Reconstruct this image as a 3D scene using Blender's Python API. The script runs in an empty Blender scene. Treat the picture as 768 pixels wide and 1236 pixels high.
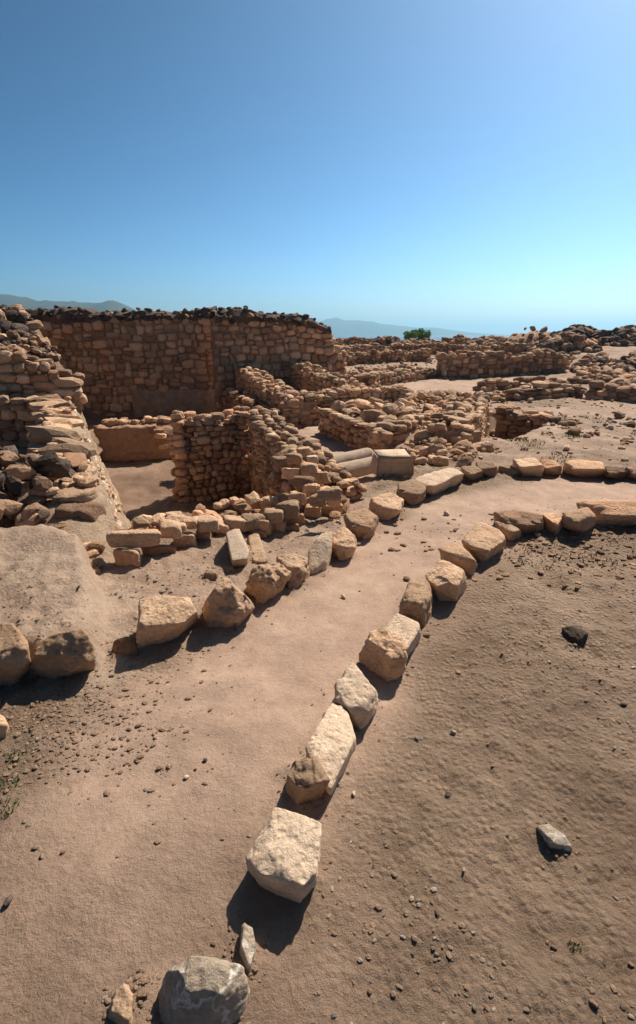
import bpy, bmesh, math, random
import numpy as np
from mathutils import Vector, Matrix, Euler, Quaternion
R = math.radians
C = bpy.context.scene.collection
scene = bpy.context.scene
random.seed(7)
rng = np.random.default_rng(11)

# ------------------------------------------------------------------ camera
F_PX = 650.0; PITCH = R(18.3); EYE = 1.8; CX, CY = 384.0, 618.0
cam_d = bpy.data.cameras.new('camera'); cam = bpy.data.objects.new('camera', cam_d); C.objects.link(cam)
cam_d.sensor_fit = 'VERTICAL'; cam_d.sensor_height = 36.0; cam_d.lens = F_PX / 1236 * 36.0
cam_d.clip_start = 0.05; cam_d.clip_end = 60000
cam.location = (0, 0, EYE); cam.rotation_euler = (R(90) - PITCH, 0, 0)
scene.camera = cam
# ------------------------------------------------------------------ light
SUN_EL, SUN_AZ = R(48), R(34)          # azimuth measured from +Y towards +X
world = bpy.data.worlds.new('World'); scene.world = world; world.use_nodes = True
nt = world.node_tree; nt.nodes.clear()
sky = nt.nodes.new('ShaderNodeTexSky'); sky.sky_type = 'NISHITA'; sky.sun_disc = False
sky.sun_elevation = SUN_EL; sky.sun_rotation = SUN_AZ
sky.air_density = 0.65; sky.dust_density = 1.1; sky.ozone_density = 3.5; sky.altitude = 20
bg = nt.nodes.new('ShaderNodeBackground'); wo = nt.nodes.new('ShaderNodeOutputWorld')
gm = nt.nodes.new('ShaderNodeGamma'); gm.inputs[1].default_value = 1.0
bg.inputs[1].default_value = 0.10
def vscale(src, k):
    q = nt.nodes.new('ShaderNodeVectorMath'); q.operation = 'SCALE'; q.inputs['Scale'].default_value = k; nt.links.new(src, q.inputs[0]); return q.outputs[0]
SKY_GAIN = 0.1115
gm.inputs[1].default_value = 1.9
nt.links.new(vscale(sky.outputs[0], SKY_GAIN), gm.inputs[0])
hs = nt.nodes.new('ShaderNodeHueSaturation'); hs.inputs['Hue'].default_value = .478; hs.inputs['Saturation'].default_value = 1.0; nt.links.new(gm.outputs[0], hs.inputs['Color'])
nt.links.new(vscale(hs.outputs[0], 10.0), bg.inputs[0]); nt.links.new(bg.outputs[0], wo.inputs[0])
sd = bpy.data.lights.new('sun', 'SUN'); sun = bpy.data.objects.new('sun', sd); C.objects.link(sun)
sd.energy = 5.0; sd.angle = R(0.5); sd.color = (1.0, 0.90, 0.77)
S = Vector((math.sin(SUN_AZ) * math.cos(SUN_EL), math.cos(SUN_AZ) * math.cos(SUN_EL), math.sin(SUN_EL)))
sun.rotation_euler = S.to_track_quat('Z', 'Y').to_euler()
sun.location = (20, 20, 30)
scene.cycles.diffuse_bounces = 6; scene.cycles.max_bounces = 12
scene.view_settings.view_transform = 'Standard'; scene.view_settings.look = 'None'
scene.view_settings.exposure = 0.5; scene.view_settings.gamma = 1.0

# ------------------------------------------------------------------ site survey: photo ray -> place at a given height
def ray(px, py):
    a, b = px - CX, CY - py
    v = np.array([a, F_PX * math.cos(PITCH) + b * math.sin(PITCH), -F_PX * math.sin(PITCH) + b * math.cos(PITCH)])
    return v / F_PX
def G(px, py, z=0.0):
    d = ray(px, py); t = (z - EYE) / d[2]
    return (d[0] * t, d[1] * t)
def GY(px, py, y):                      # place on the ray at distance y
    d = ray(px, py); t = y / d[1]
    return (d[0] * t, y, EYE + d[2] * t)

# ------------------------------------------------------------------ noise
def _h(ix, iy, iz, s):
    n = (ix.astype(np.int64) * 374761393 + iy.astype(np.int64) * 668265263 + iz.astype(np.int64) * 2147483647 + s * 974634777) & 0xffffffff
    n = ((n ^ (n >> 13)) * 1274126177) & 0xffffffff
    n = ((n ^ (n >> 15)) * 2246822519) & 0xffffffff
    return ((n ^ (n >> 16)) & 0xffff) / 65535.0 * 2 - 1
def noise3(p, s=0):
    i = np.floor(p).astype(np.int64); f = p - i; u = f * f * f * (f * (f * 6 - 15) + 10)
    r = 0
    for dx in (0, 1):
        wx = u[:, 0] if dx else 1 - u[:, 0]
        for dy in (0, 1):
            wy = u[:, 1] if dy else 1 - u[:, 1]
            for dz in (0, 1):
                wz = u[:, 2] if dz else 1 - u[:, 2]
                r = r + wx * wy * wz * _h(i[:, 0] + dx, i[:, 1] + dy, i[:, 2] + dz, s)
    return r
def fbm3(p, o=4, s=0, g=0.5):
    a, r = 1.0, 0
    for k in range(o):
        r = r + a * noise3(p * (2.03 ** k) + 17.3 * k, s + k); a *= g
    return r
def _n2(x, y, s):
    ix = np.floor(x).astype(np.int64); iy = np.floor(y).astype(np.int64)
    fx = x - ix; fy = y - iy; fx = fx * fx * (3 - 2 * fx); fy = fy * fy * (3 - 2 * fy)
    z = np.zeros_like(ix)
    a = _h(ix, iy, z, s); b = _h(ix + 1, iy, z, s); c = _h(ix, iy + 1, z, s); d = _h(ix + 1, iy + 1, z, s)
    return (a * (1 - fx) + b * fx) * (1 - fy) + (c * (1 - fx) + d * fx) * fy
def fbm2(x, y, o=4, s=0, g=0.5):
    a, r = 1.0, 0
    for k in range(o):
        q = 2.03 ** k; r = r + a * _n2(x * q + 7.1 * k, y * q + 3.7 * k, s + k); a *= g
    return r
def sstep(t): t = np.clip(t, 0, 1); return t * t * (3 - 2 * t)
def sdf(poly, x, y):
    P = np.array(poly, float); n = len(P); d = np.full(x.shape, 1e18); ins = np.zeros(x.shape, bool)
    for i in range(n):
        ax, ay = P[i]; bx, by = P[(i + 1) % n]; ex, ey = bx - ax, by - ay
        wx, wy = x - ax, y - ay
        t = np.clip((wx * ex + wy * ey) / (ex * ex + ey * ey), 0, 1)
        d = np.minimum(d, (wx - ex * t) ** 2 + (wy - ey * t) ** 2)
        c = (ay > y) != (by > y)
        with np.errstate(divide='ignore', invalid='ignore'):
            ins ^= c & (x < (bx - ax) * (y - ay) / ((by - ay) if by != ay else 1e-9) + ax)
    d = np.sqrt(d); return np.where(ins, -d, d)
def linedist(pts, x, y):
    d = np.full(x.shape, 1e18)
    for (ax, ay), (bx, by) in zip(pts[:-1], pts[1:]):
        ex, ey = bx - ax, by - ay
        t = np.clip(((x - ax) * ex + (y - ay) * ey) / (ex * ex + ey * ey), 0, 1)
        d = np.minimum(d, (x - ax - ex * t) ** 2 + (y - ay - ey * t) ** 2)
    return np.sqrt(d)

# ------------------------------------------------------------------ terrain
PIT = [(-1.85, 4.95), (-1.6, 4.95), (0.08, 5.75), (-.83, 9.0), (-1.1, 10.1), (-.95, 12.5), (-3.35, 20.6), (-10.2, 19.4), (-5.35, 12.0), (-4.95, 11.2), (-3.62, 8.2)]
COURT = [(0.2, 6.3), (0.8, 7.2), (1.3, 8.9), (1.25, 9.2), (0.3, 11.9), (0.1, 13.4), (-0.8, 12.6), (-1.25, 10.4), (-0.5, 8.0)]
ROOM_A = [(.42, 11.9), (1.38, 9.5), (1.7, 9.75), (2.5, 11), (2.2, 13.2), (0.7, 13.4)]
ROOM_B = [(2.25, 10.1), (2.5, 9.2), (3.0, 10.8), (3.6, 12.8), (3.1, 13.0)]
JPIT = [(2.85, 10.0), (3.6, 10.1), (3.9, 10.5), (4.75, 11.5), (5.3, 12.6), (4.7, 14.0), (4.2, 13.2), (3.78, 12.6), (3.15, 10.7)]
KPIT = [(0.45, 15.4), (1.5, 15.6), (1.9, 19.0), (0.4, 19.4)]
MOUND = [(-60, 10.9), (-8, 10.9), (-5.15, 11.5), (-5.5, 12.6), (-10.1, 20.0), (-10.3, 30), (-60, 34)]
SHELF = [(-12, 10.2), (-5.2, 10.7), (-4.9, 11.4), (-12, 11.2)]
PLAT = [G(-400, 640, .28), G(60, 632, .28), G(100, 640, .28), G(112, 700, .28), G(106, 750, .28), G(40, 752, .28), G(-40, 748, .28), G(-400, 760, .28)]
path_px = [(180, 1500), (150, 1236), (190, 1000), (300, 850), (410, 745), (520, 655), (600, 612), (700, 594), (800, 592), (900, 600)]
PATH = [G(x, y) for x, y in path_px]
HPATH = [(14.0, 24.0), (15.8, 26.5), (18.0, 28.0), (21.5, 31.0), (24.5, 36.5), (24.0, 43.0)]
BANKS = []
def T(x, y, detail=True):
    x = np.asarray(x, float); y = np.asarray(y, float)
    az = np.arctan2(x, np.maximum(y, .1)); d = np.hypot(x, y)
    right = sstep((az - R(12)) / R(14)) * (y > 0)
    z = right * 1.05 * sstep((d - 15) / 28) + (1 - right) * .85 * sstep((d - 22) / 34)
    z = z + 0.25 * right * fbm2(x / 9, y / 9, 3, 5) * sstep((d - 18) / 10)
    z = z - 17 * sstep((d - 84) / 70)
    z = z + 0.05 * fbm2(x / 2.5, y / 2.5, 3, 3) * sstep((d - 4) / 6)
    pd = linedist(PATH, x, y)
    off = sstep((pd - .55) / .5)
    def blend(z, poly, h, w):
        k = 1 - sstep((sdf(poly, x, y) + w / 2) / w); return z * (1 - k) + h * k
    z = blend(z, COURT, -0.27, .35)
    z = blend(z, ROOM_A, 0.16, .3); z = blend(z, ROOM_B, 0.2, .3)
    z = blend(z, KPIT, -0.45, .2); z = blend(z, JPIT, -0.6, .22)
    z = blend(z, [(-12, 6.5), (-3.9, 6.5), (-5.0, 10.7), (-12, 10.3)], -0.3, .5)
    m = 1.35 + 1.05 * sstep((y - 11) / 6.5) - .35 * sstep((x + 7) / 2.0)
    z = blend(z, MOUND, m, .35)
    z = blend(z, SHELF, .58, .2)
    z = blend(z, PIT, -1.1, .24)
    z = blend(z, PLAT, .13 + .17 * sstep((y - 2.5) / 2.0) + .012 * fbm2(x * 2.5, y * 2.5, 3, 8) + .007 * fbm2(x * 11, y * 11, 3, 18) - .03 * np.clip(fbm2(x * 3.5 + 4, y * 6, 4, 28) - .45, 0, 1), .13)
    for poly, (cx, cy, rad) in BANKS:
        k = (np.abs(x - cx) < rad) & (np.abs(y - cy) < rad)
        if k.any():
            xs_, ys_ = x[k], y[k]; sd_ = sdf(poly, xs_, ys_); z[k] += np.exp(-(np.maximum(sd_, 0) / .045) ** 2) * (.014 + .012 * _n2(xs_ * 14, ys_ * 14, 71))
    if detail:
        near = 1 - sstep((d - 9) / 25)
        z = z + (0.012 + .022 * off) * fbm2(x * 2.2, y * 2.2, 4, 21) + near * .005 * fbm2(x * 6.5, y * 6.5, 3, 23)
        u_, v_ = .81 * x + .59 * y, .81 * y - .59 * x
        z = z + near * (0.0018 + .0085 * off) * fbm2(u_ * 14, v_ * 14, 2, 31)
        c = fbm2(v_ * 15 + .8 * fbm2(x * 4, y * 4, 2, 3), u_ * 20, 2, 41)
        z = z + near * off * .015 * np.clip(c - .28, 0, 1) * (1 + fbm2(x * 1.5, y * 1.5, 2, 55))
    return z
def Tz(x, y): return float(T(np.array([x]), np.array([y]))[0])
def H(px, py, y0=1.0):                 # where the sight line meets the terrain
    d = ray(px, py); t = np.arange(y0, 160, .02) / d[1]
    z = T(d[0] * t, d[1] * t, False); below = np.nonzero(EYE + d[2] * t <= z)[0]
    k = below[0] if len(below) else len(t) - 1
    return (d[0] * t[k], d[1] * t[k], float(z[k]))

# ------------------------------------------------------------------ materials
def newmat(name):
    m = bpy.data.materials.new(name); m.use_nodes = True; n = m.node_tree.nodes; b = n['Principled BSDF']
    b.inputs['Roughness'].default_value = .92
    try: b.inputs['Specular IOR Level'].default_value = .2
    except Exception: pass
    return m, n, m.node_tree.links, b
def noise_node(n, l, vec, scale, detail=6, rough=.6, typ='ShaderNodeTexNoise'):
    t = n.new(typ); t.inputs['Scale'].default_value = scale
    if typ == 'ShaderNodeTexNoise':
        t.inputs['Detail'].default_value = detail; t.inputs['Roughness'].default_value = rough
    l.new(vec, t.inputs['Vector']); return t
def mixc(n, l, fac, a, b, blend='MIX'):
    m = n.new('ShaderNodeMix'); m.data_type = 'RGBA'; m.blend_type = blend
    for sock, v in ((m.inputs[0], fac), (m.inputs[6], a), (m.inputs[7], b)):
        if hasattr(v, 'is_output'): l.new(v, sock)
        elif isinstance(v, (int, float)): sock.default_value = v
        else: sock.default_value = (*v, 1)
    return m.outputs[2]
def ramp(n, l, fac, p0, p1):
    r = n.new('ShaderNodeMapRange'); r.inputs[1].default_value = p0; r.inputs[2].default_value = p1
    l.new(fac, r.inputs[0]); return r.outputs[0]
def rock(name, c0, c1, stain, stain_amt=.35, grain=1.0, veins=False, vary=.45):
    m, n, l, b = newmat(name)
    geo = n.new('ShaderNodeNewGeometry'); oi = n.new('ShaderNodeObjectInfo'); pos = geo.outputs['Position']
    add = n.new('ShaderNodeMath'); add.operation = 'ADD'; l.new(oi.outputs['Random'], add.inputs[0]); l.new(geo.outputs['Random Per Island'], add.inputs[1])
    fr = n.new('ShaderNodeMath'); fr.operation = 'FRACT'; l.new(add.outputs[0], fr.inputs[0])
    big = noise_node(n, l, pos, 6, 5, .6); fine = noise_node(n, l, pos, 45, 8, .7); pit = noise_node(n, l, pos, 24, 3, .5, 'ShaderNodeTexVoronoi')
    st = noise_node(n, l, pos, 11, 9, .72)
    col = mixc(n, l, ramp(n, l, fr.outputs[0], 0, 1), c0, c1)
    col = mixc(n, l, ramp(n, l, big.outputs[0], .38, .62), col, mixc(n, l, .5, col, c1))
    k = n.new('ShaderNodeMath'); k.operation = 'MULTIPLY'; k.inputs[1].default_value = stain_amt
    l.new(ramp(n, l, st.outputs[0], .5, .68), k.inputs[0])
    col = mixc(n, l, k.outputs[0], col, stain)
    v = n.new('ShaderNodeHueSaturation'); l.new(col, v.inputs['Color'])
    vm = n.new('ShaderNodeMapRange'); wn = n.new('ShaderNodeTexWhiteNoise'); wn.noise_dimensions = '1D'; l.new(fr.outputs[0], wn.inputs['W'])
    l.new(wn.outputs[0], vm.inputs[0]); vm.inputs[3].default_value = 1 - vary; vm.inputs[4].default_value = 1 + vary * .6
    l.new(vm.outputs[0], v.inputs['Value'])
    fm = ramp(n, l, fine.outputs[0], .3, .7); fmr = n.new('ShaderNodeMapRange'); l.new(fm, fmr.inputs[0]); fmr.inputs[3].default_value = .72; fmr.inputs[4].default_value = 1.18
    mul = mixc(n, l, 1.0, v.outputs[0], fmr.outputs[0], 'MULTIPLY')
    if veins:
        w = n.new('ShaderNodeTexVoronoi'); w.feature = 'DISTANCE_TO_EDGE'; w.inputs['Scale'].default_value = 5
        dv = n.new('ShaderNodeVectorMath'); dv.operation = 'MULTIPLY_ADD'; l.new(big.outputs[1], dv.inputs[0]); dv.inputs[1].default_value = (.35, .35, .35); l.new(pos, dv.inputs[2])
        l.new(dv.outputs[0], w.inputs['Vector'])
        vk = n.new('ShaderNodeMapRange'); vk.inputs[1].default_value = .055; vk.inputs[2].default_value = 0.0; l.new(w.outputs['Distance'], vk.inputs[0])
        vk2 = n.new('ShaderNodeMath'); vk2.operation = 'MULTIPLY'; l.new(vk.outputs[0], vk2.inputs[0]); l.new(ramp(n, l, st.outputs[0], .36, .5), vk2.inputs[1])
        mul = mixc(n, l, vk2.outputs[0], mul, (.78, .70, .60))
    l.new(mul, b.inputs['Base Color'])
    h1 = n.new('ShaderNodeMath'); h1.operation = 'MULTIPLY_ADD'; l.new(fine.outputs[0], h1.inputs[0]); h1.inputs[1].default_value = .5; l.new(st.outputs[0], h1.inputs[2])
    h2 = n.new('ShaderNodeMath'); h2.operation = 'MULTIPLY_ADD'; l.new(ramp(n, l, pit.outputs['Distance'], 0, .35), h2.inputs[0]); h2.inputs[1].default_value = .35; l.new(h1.outputs[0], h2.inputs[2])
    bp = n.new('ShaderNodeBump'); bp.inputs['Strength'].default_value = 1.0; bp.inputs['Distance'].default_value = .024 * grain
    l.new(h2.outputs[0], bp.inputs['Height']); l.new(bp.outputs[0], b.inputs['Normal'])
    return m
M = {}
M['tan'] = rock('tan_limestone', (.47, .285, .165), (.61, .41, .26), (.24, .135, .08), .45)
M['orange'] = rock('ochre_limestone', (.52, .28, .155), (.68, .43, .26), (.24, .12, .065), .4)
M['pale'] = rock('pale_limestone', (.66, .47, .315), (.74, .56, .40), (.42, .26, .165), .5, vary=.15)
M['dark'] = rock('weathered_dark_stone', (.075, .055, .042), (.15, .105, .08), (.035, .03, .026), .5)
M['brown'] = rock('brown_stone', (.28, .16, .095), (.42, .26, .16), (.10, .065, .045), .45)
M['grey'] = rock('grey_veined_stone', (.40, .315, .225), (.53, .42, .31), (.26, .18, .12), .4, veins=True, vary=.1)
M['pebble'] = rock('pebble_stone', (.16, .13, .11), (.42, .33, .25), (.1, .08, .07), .3, vary=.5)
M['column'] = rock('column_stone', (.42, .31, .22), (.50, .38, .28), (.28, .19, .13), .4, .5, vary=.1)
def earth(name, c0, c1, bump=.02, sc=14):
    m, n, l, b = newmat(name); geo = n.new('ShaderNodeNewGeometry'); pos = geo.outputs['Position']
    a = noise_node(n, l, pos, sc, 8, .7); f = noise_node(n, l, pos, sc * 5, 6, .7)
    l.new(mixc(n, l, ramp(n, l, a.outputs[0], .35, .65), c0, c1), b.inputs['Base Color'])
    h = n.new('ShaderNodeMath'); h.operation = 'ADD'; l.new(a.outputs[0], h.inputs[0]); l.new(f.outputs[0], h.inputs[1])
    bp = n.new('ShaderNodeBump'); bp.inputs['Strength'].default_value = .9; bp.inputs['Distance'].default_value = bump
    l.new(h.outputs[0], bp.inputs['Height']); l.new(bp.outputs[0], b.inputs['Normal']); return m
M['mortar'] = earth('earth_mortar', (.30, .175, .105), (.42, .265, .17))
M['plaster'] = earth('grey_plaster', (.34, .24, .17), (.42, .31, .225), .006, 9)
M['soil'] = earth('soil_clod', (.22, .14, .09), (.40, .27, .18), .01, 40)
M['lime'] = earth('lime_rubble', (.43, .295, .19), (.58, .43, .30), .05, 11)
M['clay'] = earth('packed_clay', (.33, .19, .115), (.45, .28, .18), .03, 9)
def ground_mat():
    m, n, l, b = newmat('desert_ground'); geo = n.new('ShaderNodeNewGeometry'); pos = geo.outputs['Position']
    at = n.new('ShaderNodeVertexColor'); at.layer_name = 'soil'
    sep = n.new('ShaderNodeSeparateColor'); l.new(at.outputs[0], sep.inputs[0])
    a = noise_node(n, l, pos, 2.2, 9, .65); f = noise_node(n, l, pos, 38, 8, .75); g = noise_node(n, l, pos, 130, 4, .7)
    v = noise_node(n, l, pos, 95, 0, 0, 'ShaderNodeTexVoronoi'); v2 = noise_node(n, l, pos, 30, 0, 0, 'ShaderNodeTexVoronoi')
    rough = mixc(n, l, ramp(n, l, a.outputs[0], .38, .64), (.27, .185, .122), (.36, .252, .172))
    path = mixc(n, l, ramp(n, l, a.outputs[0], .35, .65), (.37, .25, .178), (.44, .305, .222))
    col = mixc(n, l, sep.outputs[0], rough, path)
    col = mixc(n, l, sep.outputs[1], col, (.39, .285, .205))
    col = mixc(n, l, sep.outputs[2], col, (.15, .088, .052))  # blue channel: dark soil, plus painted pit shade and foreground falloff
    k = n.new('ShaderNodeMapRange'); l.new(f.outputs[0], k.inputs[0]); k.inputs[1].default_value = .3; k.inputs[2].default_value = .7; k.inputs[3].default_value = .86; k.inputs[4].default_value = 1.1
    col = mixc(n, l, 1.0, col, k.outputs[0], 'MULTIPLY')
    wide = noise_node(n, l, pos, .75, 6, .6); mid = noise_node(n, l, pos, 7, 7, .72)
    for nd, lo, hi in ((wide, .84, 1.12), (mid, .86, 1.10)):
        kk = n.new('ShaderNodeMapRange'); l.new(nd.outputs[0], kk.inputs[0]); kk.inputs[1].default_value = .33; kk.inputs[2].default_value = .67; kk.inputs[3].default_value = lo; kk.inputs[4].default_value = hi
        col = mixc(n, l, 1.0, col, kk.outputs[0], 'MULTIPLY')
    # little stones of another colour in the soil
    k2 = n.new('ShaderNodeMapRange'); l.new(v.outputs['Distance'], k2.inputs[0]); k2.inputs[1].default_value = .22; k2.inputs[2].default_value = .12
    k2.inputs[3].default_value = 0; k2.inputs[4].default_value = .35
    col = mixc(n, l, k2.outputs[0], col, mixc(n, l, ramp(n, l, v.outputs['Color'], .3, .7), (.14, .1, .075), (.5, .4, .31)))
    l.new(col, b.inputs['Base Color'])
    h = n.new('ShaderNodeMath'); h.operation = 'MULTIPLY_ADD'; l.new(g.outputs[0], h.inputs[0]); h.inputs[1].default_value = .35; l.new(f.outputs[0], h.inputs[2])
    h3 = n.new('ShaderNodeMath'); h3.operation = 'MULTIPLY_ADD'; vm = n.new('ShaderNodeMath'); vm.operation = 'MULTIPLY'; inv = n.new('ShaderNodeMath'); inv.operation = 'SUBTRACT'; inv.inputs[0].default_value = 1.0; l.new(sep.outputs[0], inv.inputs[1])
    l.new(ramp(n, l, v2.outputs['Distance'], .55, .05), vm.inputs[0]); l.new(inv.outputs[0], vm.inputs[1]); l.new(vm.outputs[0], h3.inputs[0]); h3.inputs[1].default_value = .55; l.new(h.outputs[0], h3.inputs[2])
    bd = n.new('ShaderNodeMapRange'); l.new(sep.outputs[0], bd.inputs[0]); bd.inputs[3].default_value = .034; bd.inputs[4].default_value = .011
    bp = n.new('ShaderNodeBump'); bp.inputs['Strength'].default_value = .9; l.new(bd.outputs[0], bp.inputs['Distance'])
    l.new(h3.outputs[0], bp.inputs['Height']); l.new(bp.outputs[0], b.inputs['Normal']); return m
M['ground'] = ground_mat()
def flat(name, c, rough=.9):
    m, n, l, b = newmat(name); geo = n.new('ShaderNodeNewGeometry'); a = noise_node(n, l, geo.outputs['Position'], 20, 4)
    l.new(mixc(n, l, a.outputs[0], tuple(q * .7 for q in c), tuple(min(1, q * 1.3) for q in c)), b.inputs['Base Color']); b.inputs['Roughness'].default_value = rough; return m
M['plaster'] = earth('grey_plaster', (.27, .18, .12), (.46, .35, .26), .012, 3.5)
M['leaf'] = flat('leaf_green', (.17, .29, .06)); M['bark'] = flat('bark', (.12, .08, .05)); M['grass'] = flat('grass_green', (.10, .15, .035)); M['twig'] = flat('dry_twig', (.10, .07, .05))

# ------------------------------------------------------------------ mesh helpers
def tag(o, label=None, cat=None, group=None, kind=None):
    if label: o['label'] = label
    if cat: o['category'] = cat
    if group: o['group'] = group
    if kind: o['kind'] = kind
    return o
def link(name, me, parent=None, loc=None):
    o = bpy.data.objects.new(name, me); C.objects.link(o)
    if loc is not None: o.location = loc
    if parent: o.parent = parent
    return o
def np_mesh(name, V, Fc, mat, smooth=True):
    me = bpy.data.meshes.new(name); V = np.asarray(V, np.float32); Fc = np.asarray(Fc, np.int32); k = Fc.shape[1]
    me.vertices.add(len(V)); me.vertices.foreach_set('co', V.ravel())
    me.loops.add(Fc.size); me.loops.foreach_set('vertex_index', Fc.ravel())
    me.polygons.add(len(Fc)); me.polygons.foreach_set('loop_start', np.arange(0, Fc.size, k, dtype=np.int32))
    me.polygons.foreach_set('loop_total', np.full(len(Fc), k, np.int32))
    me.polygons.foreach_set('use_smooth', np.full(len(Fc), smooth)); me.update(calc_edges=True)
    me.materials.append(mat); return me
ICO = {}
for sub in (1, 2, 3, 4, 5, 6):
    bm = bmesh.new(); bmesh.ops.create_icosphere(bm, subdivisions=sub, radius=1)
    ICO[sub] = (np.array([v.co[:] for v in bm.verts]), np.array([[v.index for v in f.verts] for f in bm.faces])); bm.free()
def hull_planes(pts):
    bm = bmesh.new(); [bm.verts.new(p) for p in pts]
    bmesh.ops.convex_hull(bm, input=bm.verts)
    bm.normal_update(); out = []
    for f in bm.faces:
        n = np.array(f.normal[:]); d = float(np.dot(n, f.verts[0].co[:]))
        if f.calc_area() < 1e-10: continue
        if d < 0: n, d = -n, -d
        if not any(np.dot(n, q) > .985 and abs(d - e) < .05 * max(abs(d), 1e-6) + 1e-4 for q, e in out): out.append((n, d))
    bm.free(); return out
def hull_rock(pts, sub=4, amp=.03, p=26, seed=0, freq=None, chips=6):
    """A stone filling the convex hull of pts, edges worn, surface chipped."""
    pts = np.array(pts, float); c = (pts.max(0) + pts.min(0)) / 2; q = pts - c; sc = np.maximum((q.max(0) - q.min(0)) / 2, 1e-4)
    q = q / sc; pl = hull_planes([tuple(v) for v in q]); D, Fc = ICO[sub]
    rn = random.Random(seed * 7 + 1)
    for _ in range(chips):
        n = Vector((rn.gauss(0, 1), rn.gauss(0, 1), rn.gauss(.2, 1))).normalized(); n = np.array(n); pl.append((n, float((q @ n).max()) * rn.uniform(.78, .95)))
    acc = 0
    for n, d in pl:
        acc = acc + np.maximum(D @ n / max(d, .05), 0) ** p
    r = acc ** (-1.0 / p); V = D * r[:, None]
    size = float(sc.mean()); W = V * sc
    fr = freq or 1.6
    nz = fbm3(W / size * fr + seed * 3.3, 3 if sub < 4 else 5, seed % 50, .55)
    rid = 1 - np.abs(fbm3(W / size * fr * 1.4 + seed * 1.7, 3, seed % 50 + 9, .5))
    bite = 0
    if sub >= 4:
        u = fbm3(W / size * 1.1 + seed * 5.1, 2, seed % 50 + 20); bite = -1.6 * amp * sstep((u - .12) / .16) * (1 + .6 * noise3(W / size * 5 + seed))
        bite = bite + amp * .35 * fbm3(W / size * 9, 3, seed % 50 + 30, .6)
    V = W * (1 + amp * 1.35 * nz + amp * 1.5 * (rid - .75) + bite)[:, None]
    return V + c, Fc
# stone variants for masonry: unit size, roughly squared
VAR, VAR_LOW = [], []
for i in range(26):
    r = random.Random(100 + i); P = []
    boxy = r.uniform(.64, .95)
    for sx in (-1, 1):
        for sy in (-1, 1):
            for sz in (-1, 1):
                P.append((sx * .5 * r.uniform(boxy - .12, 1), sy * .5 * r.uniform(boxy - .1, 1), sz * .5 * r.uniform(boxy - .12, 1)))
    for ax in range(3):
        for s in (-1, 1):
            q = [r.uniform(-.2, .2) for _ in range(3)]; q[ax] = s * .5 * r.uniform(.98, 1.06); P.append(q)
    VAR.append(hull_rock(P, 2, .05, 15, i, chips=4)); VAR_LOW.append(hull_rock(P, 1, .03, 16, i, chips=5))
ROUGH = []
for i in range(12):
    r = random.Random(300 + i); P = [tuple(v * r.uniform(.36, .52) for v in Vector((r.gauss(0, 1), r.gauss(0, 1), r.gauss(0, 1))).normalized()) for _ in range(13)]
    ROUGH.append(hull_rock(P, 2, .06, 26, 60 + i))
VMESH = {}
def vmesh(i, mat, rough=False):
    k = (i, mat, rough)
    if k not in VMESH:
        V, Fc = (ROUGH if rough else VAR)[i]; VMESH[k] = np_mesh('stone', V, Fc, M[mat], False)
    return VMESH[k]
class Thing:
    """One wall or heap: an Empty at its base, its stones as parts."""
    def __init__(s, name, loc, label, cat, group=None):
        s.o = bpy.data.objects.new(name, None); C.objects.link(s.o); s.o.location = loc; s.o.empty_display_size = .3
        tag(s.o, label, cat, group); s.loc = Vector(loc); s.items = []; s.cap = 288
    def part(s, name, V, Fc, mat, smooth=False):
        me = np_mesh(name, np.asarray(V) - np.array(s.loc), Fc, M[mat], smooth); return link(name, me, s.o)
    def stone(s, loc, size, rot, mat, name='stone', rough=False):
        s.items.append((Vector(loc), Vector(size), rot, mat, name, rough))
    def done(s):
        def px(it): return it[1].length / max(.5, (it[0] - Vector((0, 0, EYE))).length)
        s.items.sort(key=px, reverse=True)
        for loc, size, rot, mat, name, rough in s.items[:s.cap]:
            i = random.randrange(12 if rough else 26)
            o = bpy.data.objects.new(name, vmesh(i, mat, rough)); C.objects.link(o); o.parent = s.o
            o.location = loc - s.loc; o.rotation_euler = rot; o.scale = size
        rest = s.items[s.cap:]
        bymat = {}
        for it in rest: bymat.setdefault(it[3], []).append(it)
        for mat, its in bymat.items():
            Vs, Fs, k = [], [], 0
            for loc, size, rot, _, name, rough in its:
                V, Fc = VAR_LOW[random.randrange(26)]
                m = np.array((Euler(rot).to_matrix() @ Matrix.Diagonal(size)))
                Vs.append(V @ m.T + np.array(loc - s.loc)); Fs.append(Fc + k); k += len(V)
            o = link('small_stones', np_mesh('small_stones', np.vstack(Vs), np.vstack(Fs), M[mat]), s.o); o['kind'] = 'stuff'
        return s.o
def rr(a, b): return random.uniform(a, b)
def interp(P, s):
    """P: list of (x,y,zb,zt); s arc length -> point, tangent"""
    acc = 0
    for a, b in zip(P[:-1], P[1:]):
        L = math.hypot(b[0] - a[0], b[1] - a[1])
        if s <= acc + L or b is P[-1]:
            t = (s - acc) / L; q = [a[i] + (b[i] - a[i]) * t for i in range(4)]; return q, ((b[0] - a[0]) / L, (b[1] - a[1]) / L)
        acc += L
def length(P): return sum(math.hypot(b[0] - a[0], b[1] - a[1]) for a, b in zip(P[:-1], P[1:]))
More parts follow.
